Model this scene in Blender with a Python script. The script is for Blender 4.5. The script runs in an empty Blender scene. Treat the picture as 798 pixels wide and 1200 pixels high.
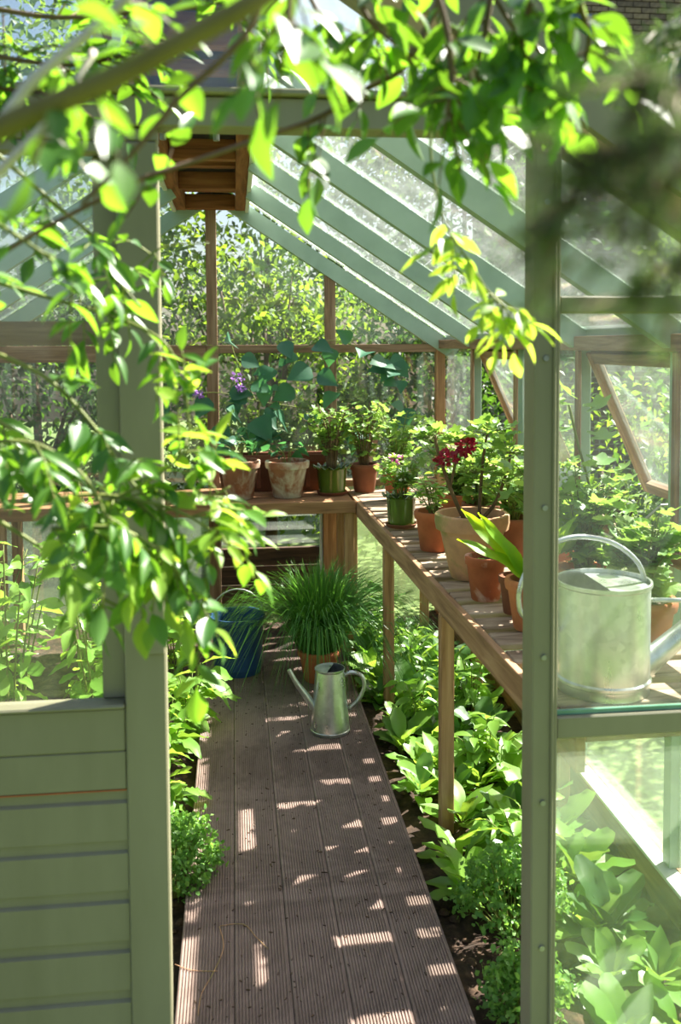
import bpy, bmesh, math, random
import numpy as np
from mathutils import Vector, Matrix

# ------------------------------------------------------------------ camera, sky, sun, exposure
scene = bpy.context.scene
COL = scene.collection
IMG_W, IMG_H, F = 798.0, 1200.0, 1100.0          # photograph size and focal length in pixels
CX, CY = 399.0, 470.5                            # principal point (the lens is shifted down)
PITCH, YAW, ROLL = math.radians(3.46), math.radians(6.48), math.radians(0.34)
CAM = Vector((0.0, 0.0, 1.55))
_f = Vector((math.sin(YAW) * math.cos(PITCH), math.cos(YAW) * math.cos(PITCH), -math.sin(PITCH)))
_r = Vector((math.cos(YAW), -math.sin(YAW), 0))
_u = _r.cross(_f)
RIGHT = _r * math.cos(ROLL) - _u * math.sin(ROLL)
UP = _u * math.cos(ROLL) + _r * math.sin(ROLL)
cam_d = bpy.data.cameras.new('camera')
cam_d.sensor_fit = 'HORIZONTAL'
cam_d.sensor_width = 36.0
cam_d.lens = F / IMG_W * 36.0
cam_d.shift_y = (CY - IMG_H / 2) / IMG_W
cam_d.clip_start = 0.05
cam_d.dof.use_dof = True
cam_d.dof.focus_distance = 3.3
cam_d.dof.aperture_fstop = 6.6
cam = bpy.data.objects.new('camera', cam_d)
COL.objects.link(cam)
cam.matrix_world = Matrix(((RIGHT.x, UP.x, -_f.x, CAM.x), (RIGHT.y, UP.y, -_f.y, CAM.y), (RIGHT.z, UP.z, -_f.z, CAM.z), (0, 0, 0, 1)))
scene.camera = cam

SUN_DIR = Vector((0.70, 0.42, 0.84)).normalized()     # towards the sun: right, behind the greenhouse, high
world = bpy.data.worlds.new('world')
scene.world = world
world.use_nodes = True
wn = world.node_tree
sky = wn.nodes.new('ShaderNodeTexSky')
sky.sky_type = 'NISHITA'
sky.sun_disc = False
sky.sun_elevation = math.asin(SUN_DIR.z)
sky.sun_rotation = math.atan2(SUN_DIR.x, SUN_DIR.y)
sky.air_density = 1.0
sky.dust_density = 3.0
sky.ozone_density = 1.0
bg = wn.nodes['Background']
wn.links.new(sky.outputs['Color'], bg.inputs['Color'])
bg.inputs['Strength'].default_value = 0.24
sun_d = bpy.data.lights.new('sun', 'SUN')
sun_d.energy = 27.0
sun_d.angle = math.radians(0.6)
sun_d.color = (1.0, 0.955, 0.87)
sun = bpy.data.objects.new('sun', sun_d)
COL.objects.link(sun)
sun.location = (6, 5, 9)
sun.rotation_euler = SUN_DIR.to_track_quat('Z', 'Y').to_euler()
vs = scene.view_settings
vs.view_transform = 'Standard'
vs.look = 'None'
vs.gamma = 1.0
vs.use_curve_mapping = False
vs.exposure = 0.0
scene.cycles.transparent_max_bounces = 24
scene.cycles.max_bounces = 8
scene.cycles.sample_clamp_indirect = 6.0
scene.cycles.caustics_reflective = False
scene.cycles.caustics_refractive = False

# ------------------------------------------------------------------ helpers
def ray(px, py):
    return _f + RIGHT * ((px - CX) / F) + UP * ((CY - py) / F)
def at(px, py, Y):
    d = ray(px, py)
    return CAM + d * ((Y - CAM.y) / d.y)
def onz(px, py, z):
    d = ray(px, py)
    return CAM + d * ((z - CAM.z) / d.z)
def V(*a):
    return Vector(a)

class MB:
    def __init__(self):
        self.v, self.f = [], []
    def add(self, vs_, fs):
        o = len(self.v)
        self.v += [tuple(p) for p in vs_]
        self.f += [tuple(i + o for i in q) for q in fs]
        return self
    def box(self, x0, x1, y0, y1, z0, z1):
        return self.add([(x0, y0, z0), (x1, y0, z0), (x1, y1, z0), (x0, y1, z0), (x0, y0, z1), (x1, y0, z1), (x1, y1, z1), (x0, y1, z1)],
                        [(0, 3, 2, 1), (4, 5, 6, 7), (0, 1, 5, 4), (1, 2, 6, 5), (2, 3, 7, 6), (3, 0, 4, 7)])
    def beam(self, p, q, w, h, up=(0, 0, 1)):
        p, q = Vector(p), Vector(q)
        d = (q - p).normalized()
        s = d.cross(Vector(up)).normalized()
        t = s.cross(d).normalized()
        vs_ = []
        for c in (p, q):
            for a, b in ((-1, -1), (1, -1), (1, 1), (-1, 1)):
                vs_.append(c + s * (a * w / 2) + t * (b * h / 2))
        return self.add(vs_, [(0, 1, 2, 3), (7, 6, 5, 4), (0, 4, 5, 1), (1, 5, 6, 2), (2, 6, 7, 3), (3, 7, 4, 0)])
    def tube(self, pts, radii, n=8, cap=True):
        pts = [Vector(p) for p in pts]
        if not hasattr(radii, '__len__'):
            radii = [radii] * len(pts)
        rings, prev = [], None
        for i, p in enumerate(pts):
            d = (pts[min(i + 1, len(pts) - 1)] - pts[max(i - 1, 0)]).normalized()
            ref = prev if prev is not None else (V(0, 0, 1) if abs(d.z) < .9 else V(1, 0, 0))
            s = (ref - d * ref.dot(d)).normalized()
            prev = s
            t = d.cross(s)
            rings.append([p + (s * math.cos(k * 2 * math.pi / n) + t * math.sin(k * 2 * math.pi / n)) * radii[i] for k in range(n)])
        vs_ = [q for r in rings for q in r]
        fs = []
        for i in range(len(rings) - 1):
            for k in range(n):
                a, b = i * n + k, i * n + (k + 1) % n
                fs.append((a, b, b + n, a + n))
        if cap:
            fs.append(tuple(reversed(range(n))))
            fs.append(tuple(range((len(rings) - 1) * n, len(rings) * n)))
        return self.add(vs_, fs)
    def lathe(self, prof, n=28, c=(0, 0, 0), wave=None):
        vs_, fs = [], []
        for j, (r, z) in enumerate(prof):
            for k in range(n):
                a = k * 2 * math.pi / n
                rr, zz = r, z
                if wave and j in wave:
                    rr = r * (1 + .06 * math.cos(a * wave[j])); zz = z + .009 * math.cos(a * wave[j])
                vs_.append((c[0] + rr * math.cos(a), c[1] + rr * math.sin(a), c[2] + zz))
        for j in range(len(prof) - 1):
            for k in range(n):
                a, b = j * n + k, j * n + (k + 1) % n
                fs.append((a, b, b + n, a + n))
        fs.append(tuple(reversed(range(n))))
        fs.append(tuple(range((len(prof) - 1) * n, len(prof) * n)))
        return self.add(vs_, fs)
    def prism(self, poly, y0, y1):           # polygon in XZ pushed along Y
        n = len(poly)
        vs_ = [(x, y0, z) for x, z in poly] + [(x, y1, z) for x, z in poly]
        fs = [tuple(range(n)), tuple(reversed(range(n, 2 * n)))] + [(i, i + n, (i + 1) % n + n, (i + 1) % n) for i in range(n)]
        return self.add(vs_, fs)
    def mesh(self, name, mat, smooth=False, bevel=0):
        me = bpy.data.meshes.new(name)
        me.from_pydata(self.v, [], self.f)
        if bevel or True:
            bm = bmesh.new(); bm.from_mesh(me)
            bmesh.ops.recalc_face_normals(bm, faces=bm.faces)
            if bevel:
                bmesh.ops.bevel(bm, geom=[e for e in bm.edges if e.is_manifold and e.calc_face_angle(0) > .6], offset=bevel, segments=1, affect='EDGES', profile=.5)
            bm.to_mesh(me); bm.free()
        if smooth:
            me.polygons.foreach_set('use_smooth', [True] * len(me.polygons))
            if smooth == 'auto':
                me.set_sharp_from_angle(angle=math.radians(40))
        me.materials.append(mat)
        return me
    def build(self, name, mat, parent=None, smooth=False, bevel=0, loc=None):
        return obj(name, self.mesh(name, mat, smooth, bevel), parent, loc)

def obj(name, me, parent=None, loc=None, mtx=None):
    o = bpy.data.objects.new(name, me)
    COL.objects.link(o)
    if parent: o.parent = parent
    if mtx is not None: o.matrix_basis = mtx
    elif loc is not None: o.location = loc
    return o
def tag(o, label=None, cat=None, group=None, kind=None):
    if label: o['label'] = label
    if cat: o['category'] = cat
    if group: o['group'] = group
    if kind: o['kind'] = kind
    return o
def thing(name, label, cat, loc=(0, 0, 0), group=None, kind=None, rz=0):
    o = bpy.data.objects.new(name, None)
    COL.objects.link(o)
    o.empty_display_size = .05
    o.location = loc
    o.rotation_euler.z = rz
    return tag(o, label, cat, group, kind)

# ------------------------------------------------------------------ materials
def _mat(name):
    m = bpy.data.materials.new(name); m.use_nodes = True
    nt = m.node_tree
    return m, nt, nt.nodes['Principled BSDF'], nt.nodes['Material Output']
def srgb(r, g, b):
    return tuple(((c / 255) / 12.92 if c / 255 <= .04045 else ((c / 255 + .055) / 1.055) ** 2.4) for c in (r, g, b)) + (1,)
def N(nt, t, **kw):
    n = nt.nodes.new(t)
    for k, v_ in kw.items():
        if k.startswith('i_'): n.inputs[k[2:].replace('_', ' ')].default_value = v_
        else: setattr(n, k, v_)
    return n
def ramp(nt, fac, stops):
    r = nt.nodes.new('ShaderNodeValToRGB')
    e = r.color_ramp.elements
    e[0].position, e[0].color = stops[0]
    e[1].position, e[1].color = stops[-1]
    for p, c in stops[1:-1]:
        k = e.new(p); k.color = c
    nt.links.new(fac, r.inputs['Fac'])
    return r.outputs['Color']
def noise_fac(nt, scale, detail=4, stretch=(1, 1, 1), dist=0.0, rough=.55):
    tc = N(nt, 'ShaderNodeTexCoord'); mp = N(nt, 'ShaderNodeMapping')
    mp.inputs['Scale'].default_value = stretch
    nt.links.new(tc.outputs['Object'], mp.inputs['Vector'])
    nz = N(nt, 'ShaderNodeTexNoise', i_Scale=scale, i_Detail=detail, i_Distortion=dist, i_Roughness=rough)
    nt.links.new(mp.outputs['Vector'], nz.inputs['Vector'])
    return nz.outputs['Fac']
def bump(nt, b, fac, strength=.3, distance=.003):
    bp = N(nt, 'ShaderNodeBump'); bp.inputs['Strength'].default_value = strength; bp.inputs['Distance'].default_value = distance
    nt.links.new(fac, bp.inputs['Height']); nt.links.new(bp.outputs['Normal'], b.inputs['Normal'])
def noisy(name, stops, scale=6, stretch=(1, 1, 1), rough=.7, metal=0, bump_s=.2, bump_d=.002, detail=5, dist=0, spec=.4):
    m, nt, b, o = _mat(name)
    f = noise_fac(nt, scale, detail, stretch, dist)
    nt.links.new(ramp(nt, f, stops), b.inputs['Base Color'])
    b.inputs['Roughness'].default_value = rough
    b.inputs['Metallic'].default_value = metal
    b.inputs['Specular IOR Level'].default_value = spec
    if bump_s: bump(nt, b, f, bump_s, bump_d)
    return m
PAINT = noisy('sage_paint', [(.25, srgb(124, 119, 94)), (.6, srgb(137, 132, 107)), (.9, srgb(146, 141, 115))], 9, (1, 1, .25), .5, bump_s=.12, bump_d=.001)
PAINT_IN = noisy('pale_sage_paint', [(.25, srgb(142, 164, 146)), (.6, srgb(158, 180, 162)), (.9, srgb(170, 190, 174))], 7, (1, 1, 1), .45, bump_s=.1, bump_d=.001)
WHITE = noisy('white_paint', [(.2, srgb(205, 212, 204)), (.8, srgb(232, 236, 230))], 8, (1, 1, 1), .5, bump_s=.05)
def wood(name, dark, mid, light, stretch=(14, 14, 1), scale=3.0, rough=.75):
    return noisy(name, [(.25, dark), (.5, mid), (.8, light)], scale, stretch, rough, bump_s=.35, bump_d=.0015, detail=6, dist=.6)
RED_X = wood('red_cedar', srgb(92, 52, 28), srgb(140, 86, 50), srgb(172, 116, 74), (14, 1, 14))
RED_R = wood('red_cedar_across', srgb(92, 52, 28), srgb(144, 88, 52), srgb(172, 116, 74), (1, 14, 14))
GREYWOOD = wood('weathered_wood', srgb(92, 70, 52), srgb(142, 112, 86), srgb(176, 150, 124), (14, 14, 1))
GREYWOOD_X = wood('weathered_wood_across', srgb(88, 66, 48), srgb(138, 108, 82), srgb(172, 146, 120), (1, 14, 14))
GREYWOOD_Y = wood('weathered_wood_along', srgb(88, 66, 48), srgb(140, 110, 84), srgb(174, 148, 120), (14, 1, 14))
BENCHWOOD = wood('bench_wood', srgb(116, 82, 54), srgb(168, 126, 88), srgb(200, 160, 120), (14, 14, 1))
BENCHWOOD_Y = wood('bench_wood_along', srgb(112, 80, 54), srgb(162, 122, 88), srgb(194, 156, 118), (14, 1, 14))
BENCHWOOD_X = wood('bench_wood_across', srgb(100, 68, 42), srgb(150, 108, 72), srgb(184, 140, 100), (1, 14, 14))
SLAT = noisy('bench_slat_wood', [(.25, srgb(58, 46, 36)), (.40, srgb(126, 104, 84)), (.58, srgb(172, 150, 128)), (.9, srgb(204, 188, 168))], 5, (1, 5, 5), .8, bump_s=.4, dist=.8)
DARKWOOD = wood('dark_board', srgb(46, 32, 24), srgb(84, 60, 44), srgb(120, 90, 66), (1, 14, 14))
DARKPANEL = noisy('dark_ridge_panel', [(.2, srgb(28, 24, 22)), (.8, srgb(58, 50, 44))], 6)
DECK = None
def deck_mat():
    m, nt, b, o = _mat('ribbed_deck_board')
    f1 = noise_fac(nt, 3.5, 6, (1, .35, 1), .4)
    c1 = ramp(nt, f1, [(.25, srgb(112, 94, 86)), (.5, srgb(146, 125, 116)), (.8, srgb(168, 146, 136))])
    f2 = noise_fac(nt, 3.2, 10, (1, .8, 1), .9, .72)
    d = ramp(nt, f2, [(.46, (0, 0, 0, 1)), (.72, (1, 1, 1, 1))])
    mx = N(nt, 'ShaderNodeMix', data_type='RGBA')
    nt.links.new(d, mx.inputs[0]); nt.links.new(c1, mx.inputs[6]); mx.inputs[7].default_value = srgb(78, 60, 50)
    nt.links.new(mx.outputs[2], b.inputs['Base Color'])
    b.inputs['Roughness'].default_value = .82
    b.inputs['Specular IOR Level'].default_value = .25
    return m
DECK = deck_mat()
SOIL = noisy('dark_soil', [(.3, srgb(34, 26, 20)), (.55, srgb(70, 52, 40)), (.8, srgb(110, 86, 66))], 26, (1, 1, 1), .95, bump_s=.9, bump_d=.012, detail=8)
CLOD = noisy('soil_clod', [(.3, srgb(52, 38, 28)), (.7, srgb(108, 84, 64))], 40, rough=.95, bump_s=.6)
LAWN = noisy('rough_grass_ground', [(.3, srgb(62, 76, 36)), (.55, srgb(92, 112, 52)), (.8, srgb(122, 138, 76))], 14, rough=.9, bump_s=.6, bump_d=.02)
def terracotta(name, base, stain=None, amount=.5, dark=None):
    m, nt, b, o = _mat(name)
    f1 = noise_fac(nt, 12, 5)
    dk = dark or tuple(c * .62 for c in base[:3]) + (1,)
    c = ramp(nt, f1, [(.25, dk), (.6, base), (.9, tuple(min(1, c * 1.2) for c in base[:3]) + (1,))])
    if stain:
        f2 = noise_fac(nt, 7, 7, (1, 1, 1), .5, .62)
        d = ramp(nt, f2, [(.62 - amount * .3, (0, 0, 0, 1)), (.78 - amount * .3, (1, 1, 1, 1))])
        mx = N(nt, 'ShaderNodeMix', data_type='RGBA')
        nt.links.new(d, mx.inputs[0]); nt.links.new(c, mx.inputs[6]); mx.inputs[7].default_value = stain
        c = mx.outputs[2]
    nt.links.new(c, b.inputs['Base Color'])
    b.inputs['Roughness'].default_value = .85
    b.inputs['Specular IOR Level'].default_value = .25
    bump(nt, b, f1, .25, .002)
    return m
TERRA = terracotta('terracotta', srgb(178, 104, 68))
TERRA_BROWN = terracotta('brown_terracotta', srgb(132, 84, 60))
TERRA_ORANGE = terracotta('orange_terracotta', srgb(204, 128, 84))
TERRA_WHITE = terracotta('lime_stained_terracotta', srgb(160, 104, 74), srgb(206, 198, 172), .72)
TERRA_GREY = terracotta('grey_bloom_terracotta', srgb(150, 98, 72), srgb(190, 172, 148), .58)
TERRA_BLOOM = terracotta('white_bloom_terracotta', srgb(172, 98, 64), srgb(226, 204, 184), .40)
TERRA_BIG = terracotta('mossy_pale_terracotta', srgb(206, 158, 122), srgb(148, 140, 84), .50)
def glazed():
    m, nt, b, o = _mat('green_glaze')
    f = noise_fac(nt, 9, 5, (1, 1, .4))
    nt.links.new(ramp(nt, f, [(.25, srgb(40, 62, 14)), (.6, srgb(78, 104, 28)), (.9, srgb(104, 128, 44))]), b.inputs['Base Color'])
    b.inputs['Roughness'].default_value = .22
    b.inputs['Coat Weight'].default_value = .5
    return m
GLAZE = glazed()
def galvanised():
    m, nt, b, o = _mat('galvanised_steel')
    tc = N(nt, 'ShaderNodeTexCoord'); vo = N(nt, 'ShaderNodeTexVoronoi', i_Scale=60)
    nt.links.new(tc.outputs['Object'], vo.inputs['Vector'])
    f = noise_fac(nt, 22, 6, (1, 1, .3))
    mx = N(nt, 'ShaderNodeMix', data_type='FLOAT'); mx.inputs[0].default_value = .25
    nt.links.new(f, mx.inputs[2]); nt.links.new(vo.outputs['Color'], mx.inputs[3])
    nt.links.new(ramp(nt, mx.outputs[0], [(.25, srgb(176, 182, 178)), (.55, srgb(204, 208, 204)), (.8, srgb(228, 232, 228))]), b.inputs['Base Color'])
    b.inputs['Metallic'].default_value = .88
    nt.links.new(ramp(nt, f, [(.3, (.24, .24, .24, 1)), (.75, (.44, .44, .44, 1))]), b.inputs['Roughness'])
    return m
GALV = galvanised()
INK = noisy('dark_inside', [(.2, srgb(20, 22, 22)), (.8, srgb(46, 48, 46))], 8, rough=.8)
STEEL = noisy('zinc_screw', [(.2, srgb(120, 122, 116)), (.8, srgb(176, 178, 170))], 30, rough=.45, metal=.7, bump_s=0)
BLUE = noisy('blue_plastic', [(.2, srgb(28, 56, 96)), (.8, srgb(48, 84, 132))], 6, rough=.45, bump_s=.05)
REDSTRAP = noisy('red_plastic', [(.2, srgb(200, 40, 30)), (.8, srgb(226, 64, 48))], 6, rough=.5, bump_s=0)
def glass(name, dirt_lo, dirt_hi, scale=5, stretch=(1, 1, 1), dirt_col=(.80, .86, .80, 1), tint=(.975, .99, .98, 1), refl=1.0, split=.55):
    m = bpy.data.materials.new(name); m.use_nodes = True
    nt = m.node_tree; nt.nodes.clear()
    out = N(nt, 'ShaderNodeOutputMaterial')
    tr = N(nt, 'ShaderNodeBsdfTransparent'); tr.inputs['Color'].default_value = tint
    gl = N(nt, 'ShaderNodeBsdfGlossy'); gl.inputs['Roughness'].default_value = .03
    gl.inputs['Color'].default_value = (1, 1, 1, 1)
    lw = N(nt, 'ShaderNodeLayerWeight'); lw.inputs['Blend'].default_value = .5
    pw = N(nt, 'ShaderNodeMath', operation='POWER'); pw.inputs[1].default_value = 4.0
    nt.links.new(lw.outputs['Facing'], pw.inputs[0])
    fr = N(nt, 'ShaderNodeMath', operation='MULTIPLY_ADD'); fr.inputs[1].default_value = .5; fr.inputs[2].default_value = .045
    nt.links.new(pw.outputs[0], fr.inputs[0])
    m1 = N(nt, 'ShaderNodeMixShader')
    nt.links.new(fr.outputs[0], m1.inputs[0]); nt.links.new(tr.outputs[0], m1.inputs[1]); nt.links.new(gl.outputs[0], m1.inputs[2])
    df = N(nt, 'ShaderNodeBsdfDiffuse'); df.inputs['Color'].default_value = dirt_col
    tl = N(nt, 'ShaderNodeBsdfTranslucent'); tl.inputs['Color'].default_value = dirt_col
    m2 = N(nt, 'ShaderNodeMixShader'); m2.inputs[0].default_value = split
    nt.links.new(df.outputs[0], m2.inputs[1]); nt.links.new(tl.outputs[0], m2.inputs[2])
    f = noise_fac(nt, scale, 8, stretch, .4, .66)
    d = ramp(nt, f, [(.35, (dirt_lo,) * 3 + (1,)), (.75, (dirt_hi,) * 3 + (1,))])
    m3 = N(nt, 'ShaderNodeMixShader')
    nt.links.new(d, m3.inputs[0]); nt.links.new(m1.outputs[0], m3.inputs[1]); nt.links.new(m2.outputs[0], m3.inputs[2])
    nt.links.new(m3.outputs[0], out.inputs['Surface'])
    return m
GLASS = glass('clear_dusty_glass', .003, .018, 9)
GLASS_ROOF = glass('dirty_roof_glass', .025, .10, 6, (1, 1, 1), (.86, .90, .87, 1))
GLASS_SIDE = glass('dusty_side_glass', .02, .08, 8, (1, 1, 1), (.82, .90, .82, 1))
GLASS_ALGAE = glass('algae_hazed_glass', .12, .28, 5, (1, 1, 1), (.62, .80, .36, 1))
GLASS_HAZE = glass('hazed_low_glass', .04, .13, 4, (1, 1, 1), (.74, .88, .66, 1))
GLASS_MID = glass('dusty_front_glass', .014, .05, 9)
GLASS_FOG = glass('fogged_front_glass', .06, .20, 3, (1, 1, 1), (.74, .88, .66, 1))
GLASS_EDGE = noisy('green_glass_edge', [(.2, srgb(70, 120, 96)), (.8, srgb(130, 178, 150))], 10, rough=.2, bump_s=0)

def leafmat(name, lo, hi, trans, mix=.45, rough=.42, spec=.5):
    m, nt, b, o = _mat(name)
    gi = N(nt, 'ShaderNodeNewGeometry'); oi = N(nt, 'ShaderNodeObjectInfo')
    a = N(nt, 'ShaderNodeMath', operation='ADD'); fr = N(nt, 'ShaderNodeMath', operation='FRACT')
    nt.links.new(gi.outputs['Random Per Island'], a.inputs[0]); nt.links.new(oi.outputs['Random'], a.inputs[1]); nt.links.new(a.outputs[0], fr.inputs[0])
    c = ramp(nt, fr.outputs[0], [(0.0, lo), (1.0, hi)])
    nt.links.new(c, b.inputs['Base Color'])
    b.inputs['Roughness'].default_value = rough
    b.inputs['Specular IOR Level'].default_value = spec
    tl = N(nt, 'ShaderNodeBsdfTranslucent')
    t = ramp(nt, fr.outputs[0], [(0.0, tuple(x * .75 for x in trans[:3]) + (1,)), (1.0, trans)])
    nt.links.new(t, tl.inputs['Color'])
    mx = N(nt, 'ShaderNodeMixShader')
    ml = N(nt, 'ShaderNodeMath', operation='MULTIPLY_ADD'); ml.inputs[1].default_value = mix * .8; ml.inputs[2].default_value = mix * .6
    nt.links.new(fr.outputs[0], ml.inputs[0]); nt.links.new(ml.outputs[0], mx.inputs[0])
    nt.links.new(b.outputs[0], mx.inputs[1]); nt.links.new(tl.outputs[0], mx.inputs[2])
    nt.links.new(mx.outputs[0], o.inputs['Surface'])
    return m
L_FRONT = leafmat('glossy_shrub_leaf', srgb(52, 92, 40), srgb(92, 132, 58), srgb(136, 190, 44), .42, .36, .45)
L_PALE = leafmat('young_yellow_green_leaf', srgb(112, 152, 52), srgb(152, 184, 76), srgb(190, 222, 70), .5, .42, .4)
L_LETT = leafmat('lettuce_leaf', srgb(92, 138, 48), srgb(140, 178, 78), srgb(176, 214, 72), .42, .36, .6)
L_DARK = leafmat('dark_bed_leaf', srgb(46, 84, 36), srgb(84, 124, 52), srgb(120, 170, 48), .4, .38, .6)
L_GER = leafmat('pelargonium_leaf', srgb(92, 134, 62), srgb(146, 176, 98), srgb(168, 206, 84), .42, .5)
L_BLUE = leafmat('blue_green_climber_leaf', srgb(44, 96, 74), srgb(76, 128, 92), srgb(96, 164, 84), .35, .45)
L_FERN = leafmat('strap_fern_leaf', srgb(120, 172, 38), srgb(138, 188, 46), srgb(196, 232, 40), .55, .35)
L_CHIVE = leafmat('chive_blade', srgb(54, 104, 38), srgb(96, 146, 58), srgb(120, 180, 60), .35, .45)
L_PARS = leafmat('curled_parsley', srgb(84, 136, 52), srgb(134, 176, 86), srgb(160, 206, 84), .4, .5)
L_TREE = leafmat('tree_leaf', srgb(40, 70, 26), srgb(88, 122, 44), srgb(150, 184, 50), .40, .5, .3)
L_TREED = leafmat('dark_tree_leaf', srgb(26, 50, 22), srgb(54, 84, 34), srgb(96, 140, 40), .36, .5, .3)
L_CON = leafmat('conifer_needle', srgb(84, 104, 66), srgb(112, 128, 86), srgb(110, 140, 70), .2, .9, .05)
PETAL_RED = leafmat('crimson_petal', srgb(120, 16, 40), srgb(176, 34, 66), srgb(210, 50, 80), .3)
PETAL_PINK = leafmat('pink_petal', srgb(206, 90, 170), srgb(232, 140, 204), srgb(240, 150, 214), .4)
PETAL_WHITE = leafmat('white_petal', srgb(226, 230, 220), srgb(244, 246, 240), srgb(240, 245, 235), .4)
PETAL_MAUVE = leafmat('mauve_petal', srgb(150, 100, 190), srgb(186, 140, 214), srgb(190, 140, 220), .4)
STEM_G = noisy('green_stem', [(.2, srgb(84, 96, 40)), (.8, srgb(132, 140, 66))], 20, rough=.6, bump_s=0)
STEM_B = noisy('brown_stem', [(.2, srgb(74, 58, 38)), (.8, srgb(128, 104, 72))], 20, rough=.8)
BARK = noisy('tree_bark', [(.2, srgb(56, 44, 34)), (.8, srgb(112, 92, 72))], 12, (1, 1, .3), rough=.9, bump_s=.6)
BARK_GREEN = noisy('olive_bark', [(.2, srgb(86, 80, 34)), (.8, srgb(128, 120, 58))], 12, rough=.6)
BARK_PALE = noisy('pale_bark', [(.2, srgb(168, 160, 146)), (.8, srgb(214, 206, 192))], 12, rough=.7)
BRICK = [noisy('brick_%d' % i, [(.3, c0), (.7, c1)], 20, rough=.9) for i, (c0, c1) in enumerate(
    [(srgb(108, 92, 76), srgb(146, 126, 106)), (srgb(92, 78, 68), srgb(128, 110, 94)), (srgb(124, 104, 82), srgb(160, 138, 112))])]
MORTAR = noisy('mortar', [(.3, srgb(150, 146, 136)), (.7, srgb(182, 176, 166))], 30, rough=.95)
def brick_far():
    m, nt, b, o = _mat('far_brickwork')
    tc = N(nt, 'ShaderNodeTexCoord'); mp = N(nt, 'ShaderNodeMapping')
    mp.inputs['Rotation'].default_value = (math.pi / 2, 0, 0)
    nt.links.new(tc.outputs['Object'], mp.inputs['Vector'])
    bt = N(nt, 'ShaderNodeTexBrick')
    bt.inputs['Color1'].default_value = srgb(128, 108, 90); bt.inputs['Color2'].default_value = srgb(108, 90, 76); bt.inputs['Mortar'].default_value = srgb(166, 160, 148)
    bt.inputs['Scale'].default_value = 1.0; bt.inputs['Brick Width'].default_value = .225; bt.inputs['Row Height'].default_value = .075; bt.inputs['Mortar Size'].default_value = .006
    nt.links.new(mp.outputs['Vector'], bt.inputs['Vector'])
    nt.links.new(bt.outputs['Color'], b.inputs['Base Color'])
    b.inputs['Roughness'].default_value = .9
    return m
BRICK_FAR = brick_far()
BLUEPAINT = noisy('blue_window_paint', [(.2, srgb(48, 84, 134)), (.8, srgb(74, 112, 160))], 9, rough=.5)
DARKGLASS = noisy('dark_house_glass', [(.2, srgb(26, 32, 40)), (.8, srgb(52, 62, 74))], 3, rough=.1, bump_s=0)

# ------------------------------------------------------------------ the greenhouse shell
YF, YB = 1.75, 5.45                      # front and back gable planes
XL, XR, RIDX = -1.44, 1.24, -0.10        # side walls and ridge
ZE, SLOPE = 1.58, 0.66                   # eaves height and roof pitch
ZR = ZE + SLOPE * (XR - RIDX)
BAYS = [YB - .74 * i for i in range(6)]  # rafter stations, back to front
def roof_z(x):
    return ZE + SLOPE * ((XR - x) if x > RIDX else (x - XL))

# ground outside and soil inside
g = MB()
n = 60
for i in range(n + 1):
    for j in range(n + 1):
        x, y = -14 + 32 * i / n, -3 + 24 * j / n
        g.v.append((x, y, -.11 + .03 * math.sin(x * 1.7) * math.cos(y * 1.3)))
for i in range(n):
    for j in range(n):
        a = i * (n + 1) + j
        g.f.append((a, a + n + 1, a + n + 2, a + 1))
tag(g.build('ground', LAWN, smooth=True), 'rough sunlit grass ground outside the greenhouse', 'ground', kind='structure')
rnd = random.Random(3)
s = MB()
nx, ny = 60, 84
for i in range(nx + 1):
    for j in range(ny + 1):
        x, y = XL + (XR - XL) * i / nx, YF + (YB - YF) * j / ny
        s.v.append((x, y, -.075 + .022 * math.sin(x * 9 + y * 3) * math.cos(y * 7) + rnd.uniform(-.010, .012)))
for i in range(nx):
    for j in range(ny):
        a = i * (ny + 1) + j
        s.f.append((a, a + ny + 1, a + ny + 2, a + 1))
tag(s.build('floor', SOIL, smooth=True), 'dark crumbly soil of the beds inside the greenhouse', 'soil', kind='structure')

# ---- decking walkway: five ribbed boards
deck = thing('decking_walkway', 'brown ribbed timber decking path down the middle of the greenhouse', 'walkway', (0, 0, 0), kind='structure')
DX0, DX1, DY0, DY1 = -.1545, .5335, 1.62, 4.70
bw = (DX1 - DX0) / 5
prof = [(0.001, -.028), (.001, -.003)]
ribs = 17
rp = (bw - .008) / ribs
for k in range(ribs):
    x = .004 + rp * k
    prof += [(x + rp * .10, 0), (x + rp * .55, 0), (x + rp * .66, -.0035), (x + rp * .99, -.0035)]
prof += [(bw - .001, -.003), (bw - .001, -.028)]
bm_ = MB(); bm_.prism(prof, 0, DY1 - DY0)
board_me = bm_.mesh('deck_board', DECK)
for k in range(5):
    obj('deck_board', board_me, deck, (DX0 + bw * k, DY0, 0))
for y in (2.0, 2.9, 3.8, 4.6):
    MB().box(DX0 + .01, DX1 - .01, y, y + .05, -.07, -.029).build('deck_joist', DARKWOOD, deck)

# ---- front wall
wf = thing('wall_front', 'sage green painted timber front of the greenhouse around the open doorway', 'wall', (0, 0, 0), kind='structure')
def fpart(name, x0, x1, z0, z1, y0=YF - .022, y1=YF + .022, mat=PAINT, bevel=.003, parent=wf):
    return MB().box(x0, x1, y0, y1, z0, z1).build(name, mat, parent, bevel=bevel)
fpart('header', XL + .55, .66, 1.940, 1.995, YF - .03, YF + .03)
fpart('header_ledge', XL + .55, .672, 1.996, 2.008, YF - .045, YF + .02)
fpart('header_trim', -.90, -.131, 1.915, 1.939, YF - .02, YF + .02)
pst = fpart('door_post', .564, .615, -.1, 1.939, YF - .03, YF + .035)
fpart('post_bead', .600, .606, -.1, 1.95, YF - .037, YF - .0305, parent=pst)
def screw(x, z, y, parent):
    mb = MB(); mb.tube([(x, y, z), (x, y - .004, z)], .0055, 10)
    return mb.build('screw', STEEL, parent)
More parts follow.
